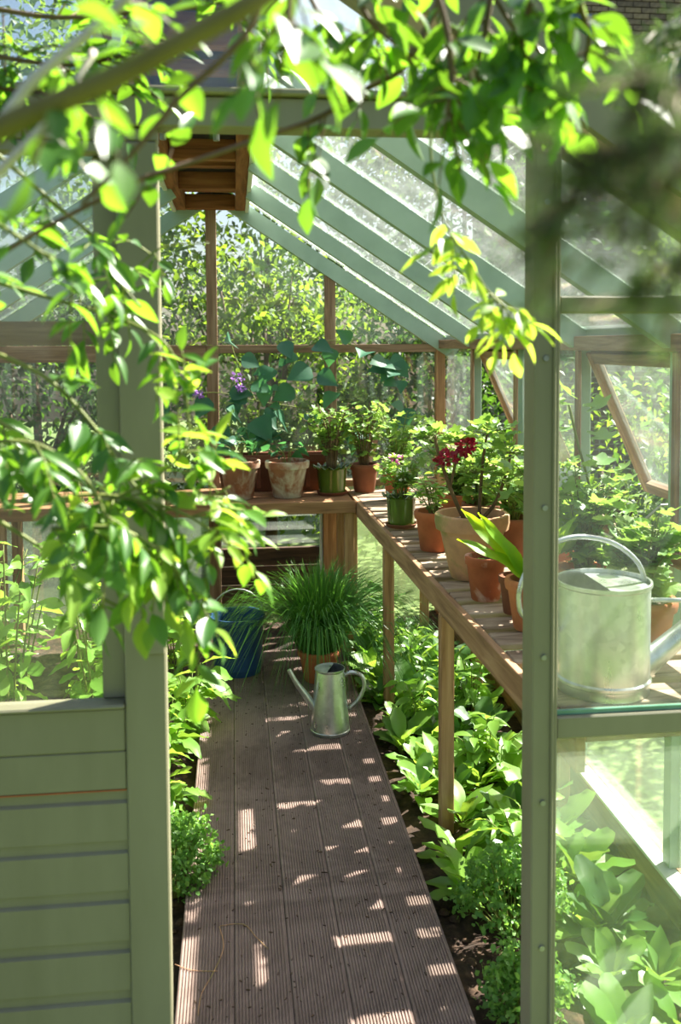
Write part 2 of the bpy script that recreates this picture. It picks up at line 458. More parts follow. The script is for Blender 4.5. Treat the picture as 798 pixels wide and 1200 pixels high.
for z in (1.814, 1.522, 1.237, .947, .659, .366):
    screw(.586, z, YF - .0302, pst)
# upper and lower transoms on the right, and corner post
fpart('transom', .616, XR - .031, 1.607, 1.640)
fpart('transom', .616, XR - .031, .779, .823)
fpart('corner_post', XR - .03, XR + .04, -.1, ZE)
fpart('sill_plate', .616, XR - .031, -.1, .03)
# panes right of the post
def pane(name, x0, x1, z0, z1, y, mat, parent):
    return MB().box(x0, x1, y - .002, y + .002, z0, z1).build(name, mat, parent)
pane('glass_pane', .616, XR - .031, .824, 1.606, YF, GLASS_MID, wf)
pane('glass_pane', .616, XR - .031, .031, .778, YF, GLASS_FOG, wf)
MB().box(.612, XR - .035, YF - .012, YF - .004, .8235, .832).build('glass_edge', GLASS_EDGE, wf)
MB().prism([(.616, 1.641), (XR - .07, 1.641), (.616, roof_z(.616) - .06)], YF - .002, YF + .002).build('glass_pane', GLASS, wf)
# gable above the header
gz = 2.009
gp = MB()
xr_ = XR - (gz + .055 - ZE) / SLOPE
xl_ = XL + (gz + .055 - ZE) / SLOPE
for a, b in ((xl_, -.209), (-.189, .039), (.057, xr_)):
    pts = [(a, gz), (b, gz)]
    for x in ([b] if b <= RIDX or a >= RIDX else [b, RIDX]) + [a]:
        zt = roof_z(x) - .055
        if zt > gz + .001: pts.append((x, zt))
    MB().prism(pts, YF - .002, YF + .002).build('gable_pane', GLASS, wf)
for x in (-.199, .048):
    fpart('gable_bar', x - .009, x + .009, gz, roof_z(x) - .05, YF - .012, YF + .012, WHITE, .002)
MB().beam((XR + .06, YF, ZE - .04 - .03), (RIDX, YF, ZR - .03), .05, .075, (0, 0, 1)).build('gable_rafter', PAINT, wf)
MB().beam((XL - .06, YF, ZE - .04 - .03), (RIDX, YF, ZR - .03), .05, .075, (0, 0, 1)).build('gable_rafter', PAINT, wf)
MB().beam((XR + .10, YF - .07, ZE - .066 + .05), (RIDX, YF - .07, ZR + .05), .022, .13, (0, 0, 1)).build('barge_board', PAINT, wf)
MB().beam((XL - .10, YF - .07, ZE - .066 + .05), (RIDX, YF - .07, ZR + .05), .022, .13, (0, 0, 1)).build('barge_board', PAINT, wf)

# ---- left door leaf: stile, rails, window, shiplap boards
dr = thing('door_1', 'sage green half glazed door leaf with shiplap boards below its window', 'door', (0, 0, 0), kind='structure')
DXL = -.86
fpart('door_stile', -.206, -.131, -.03, 1.914, YF - .024, YF + .02, parent=dr)
fpart('door_stile', DXL, DXL + .08, -.03, 1.914, YF - .024, YF + .02, parent=dr)
fpart('door_rail', DXL + .081, -.207, 1.893, 1.914, YF - .022, YF + .018, parent=dr)
fpart('door_rail', DXL + .081, -.207, .802, .883, YF - .021, YF + .018, parent=dr)
fpart('window_bead', -.250, -.207, .893, 1.892, YF + .004, YF + .05, parent=dr)
fpart('window_sill', DXL + .081, -.207, .884, .892, YF - .030, YF + .018, parent=dr)
pane('glass_pane', DXL + .082, -.2505, .893, 1.892, YF, GLASS, dr)
MB().box(DXL + .05, -.235, YF + .055, YF + .10, 1.552, 1.597).build('inner_rail', GREYWOOD_X, dr)
y = YF - .019
fpart('shiplap_board', DXL + .081, -.207, .7285, .801, y, y + .02, parent=dr, bevel=.002)
zb = .726
while zb > 0:
    h = .0965
    bd = MB()
    xa, xb = DXL + .081, -.207
    bd.add([(xa, y + .007, zb), (xb, y + .007, zb), (xb, y + .007, zb - .020), (xa, y + .007, zb - .020),
            (xb, y, zb - .024), (xa, y, zb - .024), (xb, y, zb - h + .002), (xa, y, zb - h + .002),
            (xa, y + .02, zb), (xb, y + .02, zb), (xb, y + .02, zb - h + .002), (xa, y + .02, zb - h + .002)],
           [(0, 1, 2, 3), (3, 2, 4, 5), (5, 4, 6, 7), (8, 11, 10, 9), (0, 8, 9, 1), (7, 6, 10, 11), (0, 3, 5, 7, 11, 8), (1, 9, 10, 6, 4, 2)])
    bd.build('shiplap_board', PAINT, dr)
    zb -= h
# bare cedar strip showing between two boards, and the latch keep on the stile edge
MB().box(DXL + .082, -.2075, YF - .0195, YF - .0125, .7262, .7284).build('bare_wood_strip', TERRA, dr)
kp = fpart('latch_keep', -.166, -.132, .985, 1.12, YF - .034, YF - .0245, parent=dr, bevel=.002)
mb = MB(); mb.tube([(-.152, YF - .034, 1.036), (-.152, YF - .039, 1.036)], .008, 14); mb.build('bolt_head', STEEL, kp)

# ---- side walls
def side_wall(name, label, X, sgn, vents):
    w = thing(name, label, 'wall', (0, 0, 0), kind='structure')
    mbx = lambda nm, x0, x1, y0, y1, z0, z1, m, bv=.002: MB().box(min(x0, x1), max(x0, x1), y0, y1, z0, z1).build(nm, m, w, bevel=bv)
    mbx('eaves_plate', X - sgn * .045, X, YF + .03, YB - .04, ZE - .055, ZE - .005, GREYWOOD_Y)
    mbx('eaves_fascia', X + sgn * .001, X + sgn * .04, YF + .03, YB, ZE - .05, ZE + .03, PAINT_IN)
    mbx('side_rail', X - sgn * .04, X, YF + .03, YB - .04, .93, .97, GREYWOOD_Y)
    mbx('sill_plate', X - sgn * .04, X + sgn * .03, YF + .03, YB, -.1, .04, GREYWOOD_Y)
    mbx('sill_lit_top', X - sgn * .055, X - sgn * .004, YF + .03, YB - .12, .0405, .052, WHITE)  # white strip puts the sunlit look of the sill plate's top into colour
    for i, y in enumerate(BAYS[1:-1]):
        mbx('mullion', X - sgn * .025, X + sgn * .02, y - .022, y + .022, .0525, ZE - .056, PAINT_IN)
        mbx('mullion_lining', X - sgn * .040, X - sgn * .0255, y - .050, y - .0225, .975, ZE - .056, GREYWOOD)
    for i in range(5):
        y1, y0 = BAYS[i] - .024, BAYS[i + 1] + .024
        if i == 0: y1 -= .03
        if i == 4: y0 += .03
        MB().box(X - .002, X + .002, y0, y1, .0525, .929).build('glass_pane', GLASS_HAZE, w)
        if i not in vents:
            MB().box(X - .002, X + .002, y0, y1, .971, ZE - .056).build('glass_pane', GLASS_SIDE, w)
    return w
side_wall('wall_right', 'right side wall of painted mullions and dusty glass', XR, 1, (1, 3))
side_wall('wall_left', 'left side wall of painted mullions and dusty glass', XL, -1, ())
def vent(name, label, i):
    y1, y0 = BAYS[i] - .026, BAYS[i + 1] + .026
    h = ZE - .062 - .975
    o = thing(name, label, 'window', (XR + .012, 0, ZE - .06), kind='structure')
    o.rotation_euler.y = -math.radians(24)
    MB().box(-.016, .016, y1 - .04, y1, -h, 0).build('sash_stile', BENCHWOOD, o, bevel=.002)
    MB().box(-.016, .016, y0, y0 + .04, -h, 0).build('sash_stile', BENCHWOOD, o, bevel=.002)
    MB().box(-.016, .016, y0 + .041, y1 - .041, -.04, 0).build('sash_rail', GREYWOOD_Y, o, bevel=.002)
    MB().box(-.016, .016, y0 + .041, y1 - .041, -h, -h + .04).build('sash_rail', GREYWOOD_Y, o, bevel=.002)
    MB().box(-.002, .002, y0 + .041, y1 - .041, -h + .041, -.041).build('glass_pane', GLASS_SIDE, o)
    mb = MB(); mb.tube([(-.03, (y0 + y1) / 2, -h + .02), (-.10, (y0 + y1) / 2, -h + .05), (-.17, (y0 + y1) / 2, -h + .03)], .004, 6)
    mb.build('stay_bar', STEEL, o)
vent('window_1', 'open wooden top hung side vent beyond the green door post', 1)
vent('window_2', 'open wooden top hung side vent behind the right front pane', 3)

# ---- back gable
wb = thing('wall_back', 'back gable of weathered timber bars and glass behind the pots', 'wall', (0, 0, 0), kind='structure')
def bpart(name, x0, x1, z0, z1, mat, y0=YB - .03, y1=YB + .03):
    return MB().box(x0, x1, y0, y1, z0, z1).build(name, mat, wb, bevel=.002)
bx = [XL + .04, -.12, .56, XR - .02]
bpart('corner_post', XR - .055, XR - .002, -.1, ZE - .06, BENCHWOOD)
bpart('corner_post', XL + .002, XL + .055, -.1, ZE - .06, BENCHWOOD)
for x in (-.12, .56):
    bpart('mullion', x - .033, x + .033, -.1, 1.499, GREYWOOD)
    bpart('gable_mullion', x - .030, x + .030, 1.553, roof_z(x) - .08, GREYWOOD)
bpart('transom', -.08, XR - .056, 1.505, 1.552, GREYWOOD_X)
bpart('transom', XL + .056, -.155, 1.460, 1.552, GREYWOOD_X, YB - .045, YB + .03)
bpart('transom', -.154, -.0805, 1.50, 1.552, GREYWOOD_X)
MB().box(-.41, -.372, YB - .055, YB - .046, 1.535, 1.545).build('strap_end', REDSTRAP, wb)
for a, b in ((XL + .056, -.154), (-.086, .526), (.594, XR - .056)):
    pane('glass_pane', a, b, .76, 1.459 if a < -.5 else 1.504, YB, GLASS, wb)
    if a > .5: pane('glass_pane', a, b, -.02, .72, YB, GLASS_ALGAE, wb)
    if a < -.5: pane('glass_pane', a, b, -.02, .72, YB, GLASS_HAZE, wb)
    pts = [(a, 1.554), (b, 1.554)]
    for x in ([b] if b <= RIDX or a >= RIDX else [b, RIDX]) + [a]:
        zt = roof_z(x) - .085
        if zt > 1.56: pts.append((x, zt))
    MB().prism(pts, YB - .002, YB + .002).build('gable_pane', GLASS, wb)
bpart('mid_rail', -.086, .526, .721, .759, GREYWOOD_X)
bpart('mid_rail', .594, XR - .056, .721, .759, GREYWOOD_X)
bpart('door_jamb', .505, .60, -.08, .70, BENCHWOOD, YB - .095, YB - .032)
bpart('white_bead', .488, .503, -.08, .72, WHITE, YB - .07, YB - .03)
for z in (.05, .16, .27):
    bpart('base_board', -.086, .486, z, z + .10, DARKWOOD, YB - .03, YB)
MB().beam((XR + .06, YB - .01, ZE - .04 - .045), (RIDX, YB - .01, ZR - .045), .06, .085).build('gable_rafter', PAINT_IN, wb)
MB().beam((XL - .06, YB - .01, ZE - .04 - .045), (RIDX, YB - .01, ZR - .045), .06, .085).build('gable_rafter', PAINT_IN, wb)
lv = thing('window_3', 'glass louvre window low in the back wall below the bench', 'window', (0, 0, 0), kind='structure')
for z in (.42, .50, .58, .66):
    MB().beam((-.08, YB - .03, z), (.485, YB - .03, z), .075, .005, (0, .75, .66)).build('louvre_blade', GLASS_SIDE, lv)
MB().box(-.085, -.081, YB - .06, YB, .38, .70).build('louvre_channel', STEEL, lv)

# ---- roof
cl = thing('ceiling', 'pitched glass roof on pale green rafters', 'roof', (0, 0, 0), kind='structure')
for i, y in enumerate(BAYS[1:-1]):
    for sgn, xe in ((1, XR), (-1, XL)):
        xt = RIDX + sgn * .19
        MB().beam((xe + sgn * .02, y, ZE - .013 - .03), (xt, y, roof_z(xt) - .03), .045, .075).build('rafter', PAINT_IN, cl)
nrm = Vector((SLOPE, 0, 1)).normalized()
for i in range(5):
    y1, y0 = BAYS[i] - .003, BAYS[i + 1] + .003
    for sgn, xe in ((1, XR), (-1, XL)):
        xt = RIDX + sgn * .17
        xm = (xe + xt) / 2
        for a, b, dz in ((xe + sgn * .06, xm - sgn * .02, 0), (xm, xt, .008)):
            za = ZE - SLOPE * abs(a - xe) if (a - xe) * sgn > 0 else roof_z(a)
            zb_ = roof_z(b)
            m = MB()
            o_ = dz + .014
            m.add([(a, y0, za + o_), (b, y0, zb_ + o_), (b, y1, zb_ + o_), (a, y1, za + o_), (a, y0, za + o_ + .004), (b, y0, zb_ + o_ + .004), (b, y1, zb_ + o_ + .004), (a, y1, za + o_ + .004)],
                  [(0, 3, 2, 1), (4, 5, 6, 7), (0, 1, 5, 4), (1, 2, 6, 5), (2, 3, 7, 6), (3, 0, 4, 7)])
            m.build('roof_pane', GLASS_ROOF, cl)
# ridge vent box with cedar rails and rungs
rv = MB().box(RIDX - .20, RIDX + .20, YF + .04, YB + .02, 2.445, 2.465).build('ridge_board', DARKPANEL, cl)
ZB = 2.312
MB().box(-.31, -.255, YF + .06, YB - .02, ZB, ZB + .09).build('ridge_rail', RED_X, cl, bevel=.002)
MB().box(.020, .075, YF + .06, YB - .02, ZB, ZB + .09).build('ridge_rail', RED_X, cl, bevel=.002)
MB().box(.0755, .095, YF + .06, YB - .02, ZB - .01, ZB + .13).build('ridge_fascia', WHITE, cl)
MB().box(-.33, -.3105, YF + .06, YB - .02, ZB - .01, ZB + .13).build('ridge_fascia', WHITE, cl)
for y in BAYS[:-1]:
    yy = y - .06 if y == BAYS[0] else y
    MB().box(-.254, .019, yy - .025, yy + .025, ZB + .002, ZB + .085).build('ridge_rung', RED_R, cl, bevel=.002)
    MB().box(-.254, .019, yy - .37, yy - .30, ZB + .05, ZB + .085).build('ridge_rung', RED_R, cl, bevel=.002)
for x in (-.225, -.048):
    b_ = MB(); b_.box(x - .045, x + .045, 3.19, 3.27, ZB - .010, ZB - .004)
    br = b_.build('bracket_plate', STEEL, cl)
    b_ = MB(); b_.tube([(x, 3.23, ZB - .0101), (x, 3.23, ZB - .075)], .011, 12); b_.tube([(x, 3.23, ZB - .028), (x, 3.23, ZB - .044)], .019, 6)
    b_.build('hanger_bolt', STEEL, br, smooth=False)

# ------------------------------------------------------------------ benches
ZT = .74
br_rz = math.atan(.059 / 2.559)
bench = thing('slatted_bench', 'long slatted wooden bench along the right wall carrying pots', 'bench', (.707, 2.232, 0), rz=br_rz)
def bp(name, m, mat, bv=.002):
    return m.build(name, mat, bench, bevel=bv)
Y0b, Y1b = -.40, 3.06
bp('front_apron', MB().box(-.022, 0, Y0b, Y1b, ZT - .082, ZT - .002), BENCHWOOD_Y)
bp('back_apron', MB().box(.425, .445, Y0b, Y1b, ZT - .082, ZT - .022), BENCHWOOD_Y)
y = Y0b + .005
rs = random.Random(5)
while y < Y1b - .09:
    w = .102 + rs.uniform(-.006, .004)
    bp('slat', MB().box(.001, .47, y, y + w, ZT - .020, ZT + rs.uniform(-.003, .001)), SLAT, .003)
    y += .148
for yy in (-.35, .77, 1.80, 2.85):
    if yy > 0: bp('leg', MB().box(-.022, .022, yy - .022, yy + .022, -.09, ZT - .0825), BENCHWOOD)
    bp('leg', MB().box(.38, .424, yy - .022, yy + .022, -.09, ZT - .0215), BENCHWOOD)
bench2 = thing('slatted_bench', 'short wooden bench across the back wall carrying stained clay pots', 'bench', (0, 4.79, 0))
def bq(name, m, mat, bv=.002):
    return m.build(name, mat, bench2, bevel=bv)
bq('front_apron', MB().box(-1.25, .622, 0, .022, ZT - .062, ZT), BENCHWOOD_X)
for k in range(6):
    y = .024 + k * .090
    bq('slat', MB().box(-1.25, .610, y, y + .080, ZT - .020, ZT - .001), BENCHWOOD_X, .003)
for x in (-1.2, -.45, .565):
    bq('leg', MB().box(x, x + .05, .0225, .07, -.09, ZT - .021), BENCHWOOD)
    bq('leg', MB().box(x, x + .05, .38, .43, -.09, ZT - .021), BENCHWOOD)

# ------------------------------------------------------------------ leaf shapes (unit length along +Y, face up +Z)
def leaf_mesh(name, mat, prof, fold=.25, curl=.25, wave=0.0, waves=4, cols=(-1, -.5, 0, .5, 1)):
    m = MB()
    R_ = len(prof) - 1
    for i, w in enumerate(prof):
        t = i / R_
        for c in cols:
            x = c * w
            z = abs(c) * w * fold - curl * t * t + (wave * abs(c) * math.sin(t * waves * 2 * math.pi + (0 if c > 0 else 1.7)))
            m.v.append((x, t, z))
    nc = len(cols)
    for i in range(R_):
        for k in range(nc - 1):
            a = i * nc + k
            m.f.append((a, a + 1, a + nc + 1, a + nc))
    return m.mesh(name, mat, smooth=True)
def lobed_mesh(name, mat, lobes=7, depth=.16, cup=.22, n=28):
    m = MB()
    m.v.append((0, .42, 0))
    for ring, rr in ((0, .55), (1, 1.0)):
        for k in range(n):
            a = -math.pi / 2 + 2 * math.pi * k / n
            r = .52 * rr * (1 + (depth if ring else depth * .4) * math.cos(lobes * (a + math.pi / 2) + math.pi))
            if ring and k in (0, 1, n - 1): r *= .55
            m.v.append((r * math.cos(a) * 1.05, .45 + r * math.sin(a), cup * rr * rr * .5 + (.05 * math.sin(lobes * a) if ring else 0)))
    for k in range(n):
        m.f.append((0, 1 + k, 1 + (k + 1) % n))
        m.f.append((1 + k, 1 + n + k, 1 + n + (k + 1) % n, 1 + (k + 1) % n))
    return m.mesh(name, mat, smooth=True)
OV = [.02, .13, .215, .25, .235, .18, .10, .0]
OVW = [.02, .20, .32, .36, .33, .25, .13, .0]
LAN = [.02, .085, .14, .165, .155, .12, .07, .0]
SPIN = [.03, .035, .08, .16, .215, .24, .235, .19, .10]
STRAP = [.04, .085, .10, .11, .115, .11, .10, .075, .04, .0]
HEART = [.0, .34, .44, .42, .34, .23, .11, .0]
M_FRONT = [leaf_mesh('leaf', L_FRONT, OV, .35, .18), leaf_mesh('leaf', L_FRONT, LAN, .4, .3), leaf_mesh('leaf', L_FRONT, OVW, .2, .1)]
M_PALE = [leaf_mesh('leaf', L_PALE, OV, .3, .15), leaf_mesh('leaf', L_PALE, LAN, .4, .25)]
M_LETT = [leaf_mesh('leaf', L_LETT, SPIN, .2, .30, .03, 3), leaf_mesh('leaf', L_LETT, SPIN, .12, .5, .05, 4), leaf_mesh('leaf', L_LETT, OV, .3, .4, .02, 3)]
M_DARK = [leaf_mesh('leaf', L_DARK, SPIN, .3, .4, .05, 3), leaf_mesh('leaf', L_DARK, OV, .3, .3)]
M_DOCK = [leaf_mesh('leaf', L_LETT, OV, .25, .4, .04, 3), leaf_mesh('leaf', L_LETT, LAN, .3, .45, .03, 3)]
M_GER = [lobed_mesh('leaf', L_GER, 7, .10, .3), lobed_mesh('leaf', L_GER, 5, .22, .2), lobed_mesh('leaf', L_GER, 7, .16, -.15)]
M_HEART = [leaf_mesh('leaf', L_BLUE, HEART, .12, .25), leaf_mesh('leaf', L_BLUE, HEART, .3, .4)]
M_SMALL = [leaf_mesh('leaf', L_GER, OV, .3, .2, cols=(-1, 0, 1)), leaf_mesh('leaf', L_LETT, OV, .3, .3, cols=(-1, 0, 1))]
M_STRAP = leaf_mesh('leaf', L_FERN, [w * .82 for w in STRAP], .35, .06, .022, 7)
M_STRAP2 = leaf_mesh('leaf', L_FERN, [w * .95 for w in STRAP], .25, .22, .022, 7)

def frame(pos, d, up, size):
    y = Vector(d).normalized()
    u = Vector(up)
    x = y.cross(u)
    if x.length < 1e-4: x = y.cross(V(1, 0, .1))
    x.normalize()
    z = x.cross(y)
    return Matrix(((x.x * size, y.x * size, z.x * size, pos[0]), (x.y * size, y.y * size, z.y * size, pos[1]), (x.z * size, y.z * size, z.z * size, pos[2]), (0, 0, 0, 1)))
def rv3(r):
    return Vector((r.gauss(0, 1), r.gauss(0, 1), r.gauss(0, 1))).normalized()
def put_leaf(parent, me, pos, d, up, size, name='leaf'):
    return obj(name, me, parent, mtx=frame(pos, d, up, size))
def smooth_path(pts, sub=4):
    pts = [Vector(p) for p in pts]
    out = []
    for i in range(len(pts) - 1):
        p0, p1, p2, p3 = pts[max(i - 1, 0)], pts[i], pts[i + 1], pts[min(i + 2, len(pts) - 1)]
        for k in range(sub):
            t = k / sub
            out.append(.5 * ((2 * p1) + (p2 - p0) * t + (2 * p0 - 5 * p1 + 4 * p2 - p3) * t * t + (3 * p1 - p0 - 3 * p2 + p3) * t ** 3))
    out.append(pts[-1])
    return out
# many small leaves as one mesh: folded five-point blades
T5 = np.array([(0, 0, 0), (-.26, .45, .07), (0, .5, 0), (.26, .45, .07), (0, 1, -.12)], float)
TF5 = [(0, 2, 1), (0, 3, 2), (1, 2, 4), (2, 3, 4)]
TN = T5 * np.array([.32, 1, .5])
def leaf_cloud(name, mat, parent, pos, dirs, ups, sizes, tmpl=T5, faces=TF5):
    pos, dirs, ups, sizes = (np.asarray(a, float) for a in (pos, dirs, ups, sizes))
    y = dirs / (np.linalg.norm(dirs, axis=1, keepdims=True) + 1e-9)
    x = np.cross(y, ups); x /= (np.linalg.norm(x, axis=1, keepdims=True) + 1e-9)
    z = np.cross(x, y)
    n_, k_ = len(pos), len(tmpl)
    vs_ = pos[:, None, :] + sizes[:, None, None] * (tmpl[None, :, 0, None] * x[:, None, :] + tmpl[None, :, 1, None] * y[:, None, :] + tmpl[None, :, 2, None] * z[:, None, :])
    vs_ = vs_.reshape(-1, 3)
    fl = np.concatenate([np.array(f) for f in faces])
    lens = np.array([len(f) for f in faces])
    loops = (fl[None, :] + (np.arange(n_) * k_)[:, None]).reshape(-1)
    lt = np.tile(lens, n_)
    me = bpy.data.meshes.new(name)
    me.vertices.add(len(vs_)); me.vertices.foreach_set('co', vs_.reshape(-1).astype(np.float32))
    me.loops.add(len(loops)); me.loops.foreach_set('vertex_index', loops.astype(np.int32))
    me.polygons.add(len(lt)); me.polygons.foreach_set('loop_start', np.concatenate([[0], np.cumsum(lt)[:-1]]).astype(np.int32))
    me.update(calc_edges=True); me.validate()
    me.materials.append(mat)
    o = obj(name, me, parent)
    o['kind'] = 'stuff'
    return o

# ------------------------------------------------------------------ outside: shrubs, trees, house
def bush(name, label, cat, c, rad, nclump, per, ls, mat, seed, clump=.28, trunk=True, group=None, tk=.05):
    r = np.random.default_rng(seed)
    t = thing(name, label, cat, (c[0], c[1], -.1), group)
    u = r.normal(size=(nclump, 3)); u /= np.linalg.norm(u, axis=1, keepdims=True)
    rr = r.uniform(.35, 1, (nclump, 1)) ** .5
    cc = u * rr * np.array(rad) + np.array([0, 0, c[2] + .1])
    cc[:, 2] = np.maximum(cc[:, 2], .1)
    pos = np.repeat(cc, per, axis=0) + r.normal(size=(nclump * per, 3)) * clump * min(rad) * .8
    pos[:, 2] = np.maximum(pos[:, 2], .04)
    n_ = len(pos)
    dirs = r.normal(size=(n_, 3)) + np.array([0, 0, -.35])
    ups = r.normal(size=(n_, 3)) * .6 + np.array([.2, .1, 1])
    leaf_cloud('foliage', mat, t, pos, dirs, ups, r.uniform(.7, 1.3, n_) * ls)
    if trunk:
        m = MB()
        zt = c[2] + .1
        m.tube([(0, 0, -.05), (.03, 0, zt * .5), (-.02, .03, zt + rad[2] * .4)], [tk, tk * .75, tk * .3], 8)
        for k in range(min(nclump, 14)):
            q = cc[k]
            m.tube([(0, 0, zt * .35 + .04 * k), tuple(q * .6 + np.array([0, 0, .1])), tuple(q)], [tk * .4, tk * .25, tk * .1], 5)
        m.build('trunk', BARK, t, smooth=True)
    return t
bush('tree', 'tall leafy tree showing through the upper left gable glass', 'tree', (-2.3, 9.2, 3.2), (1.9, 1.2, 1.9), 130, 55, .11, L_TREE, 11, .22)
bush('tree', 'tree crown rising above the middle of the back gable', 'tree', (.35, 9.6, 2.7), (1.5, 1.1, 1.5), 110, 50, .10, L_TREE, 12, .24)
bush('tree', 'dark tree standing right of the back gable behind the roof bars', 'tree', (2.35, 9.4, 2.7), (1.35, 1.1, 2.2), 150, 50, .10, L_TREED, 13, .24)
bush('tree', 'broad tree standing below the brick house at the right', 'tree', (5.6, 8.6, 1.7), (1.7, 1.2, 1.6), 110, 50, .10, L_TREE, 14, .24)
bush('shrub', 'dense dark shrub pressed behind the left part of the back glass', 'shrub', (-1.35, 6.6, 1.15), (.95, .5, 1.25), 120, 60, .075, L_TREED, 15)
bush('shrub', 'sunlit yellow green shrub behind the middle of the back glass', 'shrub', (.25, 6.9, 1.25), (.85, .5, 1.1), 110, 60, .07, L_TREE, 16)
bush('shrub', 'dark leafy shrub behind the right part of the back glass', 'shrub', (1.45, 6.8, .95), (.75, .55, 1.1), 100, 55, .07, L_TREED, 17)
bush('shrub', 'low bright shrub outside the back right corner post', 'shrub', (2.25, 5.5, .55), (.55, .7, .75), 70, 50, .06, L_TREE, 18)
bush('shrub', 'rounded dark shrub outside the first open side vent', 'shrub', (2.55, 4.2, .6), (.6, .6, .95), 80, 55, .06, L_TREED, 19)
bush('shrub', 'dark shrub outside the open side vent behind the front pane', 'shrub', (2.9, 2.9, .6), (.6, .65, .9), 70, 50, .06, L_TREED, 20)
bush('shrub', 'tall shrub outside the left wall of the greenhouse', 'shrub', (-2.7, 5.3, 1.0), (.7, 1.2, 1.2), 90, 55, .07, L_TREE, 21)
bush('shrub', 'leafy hedge bush far behind the right side wall', 'shrub', (4.6, 5.6, .8), (1.0, 1.2, 1.1), 90, 50, .08, L_TREE, 22)

house = thing('brick_house', 'brown brick house wall with blue window frames behind the trees', 'house', (6.2, 12.0, -.1))
HX0, HX1 = -2.2, 2.6
MB().box(HX0, HX1, .03, 3.5, 0, 8).build('wall', BRICK_FAR, house)
bl, bh = .225, .075
bme = [MB().box(0, bl - .012, 0, .06, 0, bh - .012).mesh('brick', b) for b in BRICK]
rs = random.Random(8)
for row in range(26):
    z = 4.45 + row * bh
    x = HX0 + (bl / 2 if row % 2 else 0)
    while x < HX0 + 2.6:
        px_in = not (.02 < x - (HX0 + .05) < .62 and 4.9 < z < 5.9) and not (1.28 < x - HX0 < 2.0 and 4.6 < z < 5.45)
        if px_in: obj('brick', rs.choice(bme), house, (x, 0, z))
        x += bl
for (x0, x1, z0, z1) in ((HX0 + .08, HX0 + .66, 4.93, 5.90), (HX0 + 1.42, HX0 + 2.05, 4.62, 5.42)):
    wn_ = MB().box(x0, x1, .0, .028, z0, z1).build('window', DARKGLASS, house)
    for a in ((x0, x0 + .06, z0, z1), (x1 - .06, x1, z0, z1), (x0 + .061, x1 - .061, z1 - .06, z1), (x0 + .061, x1 - .061, z0, z0 + .06), ((x0 + x1) / 2 - .02, (x0 + x1) / 2 + .02, z0 + .061, z1 - .061)):
        MB().box(a[0], a[1], -.03, -.001, a[2], a[3]).build('window_frame', BLUEPAINT, wn_)

# ------------------------------------------------------------------ pots
def pot_shape(rt, rb, h, rim=.2, thick=.012):
    return [(rb * .94, 0), (rb, .004), (rt * .94 - (rt - rb) * rim * .5, h * (1 - rim)), (rt * .995, h * (1 - rim) + .001), (rt * 1.03, h * (1 - rim * .5)), (rt * 1.02, h - .003), (rt * .99, h), (rt * .99 - thick, h), (rt * .93 - thick, h * .86)]
def add_pot(t, rt, rb, h, mat, rim=.2, z=0, scallop=False, saucer=None):
    if saucer:
        MB().lathe([(saucer * .85, 0), (saucer, .016), (saucer * .96, .018), (saucer * .82, .006)], 28).build('saucer', TERRA_BROWN, t, smooth='auto')
        z += .0065
    m = MB()
    if scallop:
        n = 56
        m.lathe([(rb * .95, z), (rb, z + .004), (rb * 1.03, z + .02), (rt * .86, z + h * .9), (rt * .95, z + h * .975), (rt * 1.10, z + h), (rt * 1.08, z + h + .003), (rt * .84, z + h * .96), (rt * .78, z + h * .84)], n, wave={5: 14, 6: 14})
    else:
        m.lathe([(r, q + z) for r, q in pot_shape(rt, rb, h, rim)], 32)
    m.build('pot', mat, t, smooth='auto')
    MB().lathe([(rt * .80, z + h * .862), (rt * .60, z + h * .885), (rt * .15, z + h * .90)], 20).build('soil', SOIL, t, smooth=True)
    return z + h * .88
def bushy(t, seed, base, H, R, nst, lps, meshes, ls, smat=STEM_G, sr=.0035, start=.35, lean=(0, 0), pet=.5, flat=.9, droop=.0):
    r = random.Random(seed)
    st = MB()
    for i in range(nst):
        a = 2 * math.pi * (i + r.uniform(-.3, .3)) / nst
        k = R * r.uniform(.25, 1.0)
        h = H * r.uniform(.6, 1.0) * (1 - .25 * (k / R) ** 2)
        p0 = Vector(base) + V(math.cos(a), math.sin(a), 0) * min(.02, R * .15)
        tip = Vector(base) + V(math.cos(a) * k + lean[0] * h, math.sin(a) * k + lean[1] * h, h)
        mid = p0.lerp(tip, .5) + V(-math.cos(a) * k * .18, -math.sin(a) * k * .18, h * .10)
        path = smooth_path([p0, mid, tip], 4)
        st.tube(path, [sr * (1 - .6 * j / (len(path) - 1)) for j in range(len(path))], 5)
        for j in range(lps):
            q = start + (1 - start) * (j + r.uniform(0, .9)) / lps
            q = min(q, .999) * (len(path) - 1)
            p = path[int(q)].lerp(path[int(q) + 1], q - int(q))
            b = r.uniform(0, 2 * math.pi)
            out = V(math.cos(b), math.sin(b), r.uniform(-.25 - droop, .5 - droop))
            size = ls * r.uniform(.65, 1.25)
            pe = p + out.normalized() * size * pet
            if pet > .1: st.tube([p, pe], sr * .35, 3, cap=False)
            up = V(r.gauss(0, .45), r.gauss(0, .45), flat) + V(math.cos(b), math.sin(b), 0) * -.15
            put_leaf(t, r.choice(meshes), pe, out, up, size)
    st.build('stem', smat, t, smooth=True)
PT = np.array([(0, 0, 0), (-.35, .5, .1), (0, .62, 0), (.35, .5, .1), (-.18, 1, -.05), (.18, 1, -.05)], float)
PTF = [(0, 2, 1), (0, 3, 2), (1, 2, 4), (2, 5, 4), (2, 3, 5)]
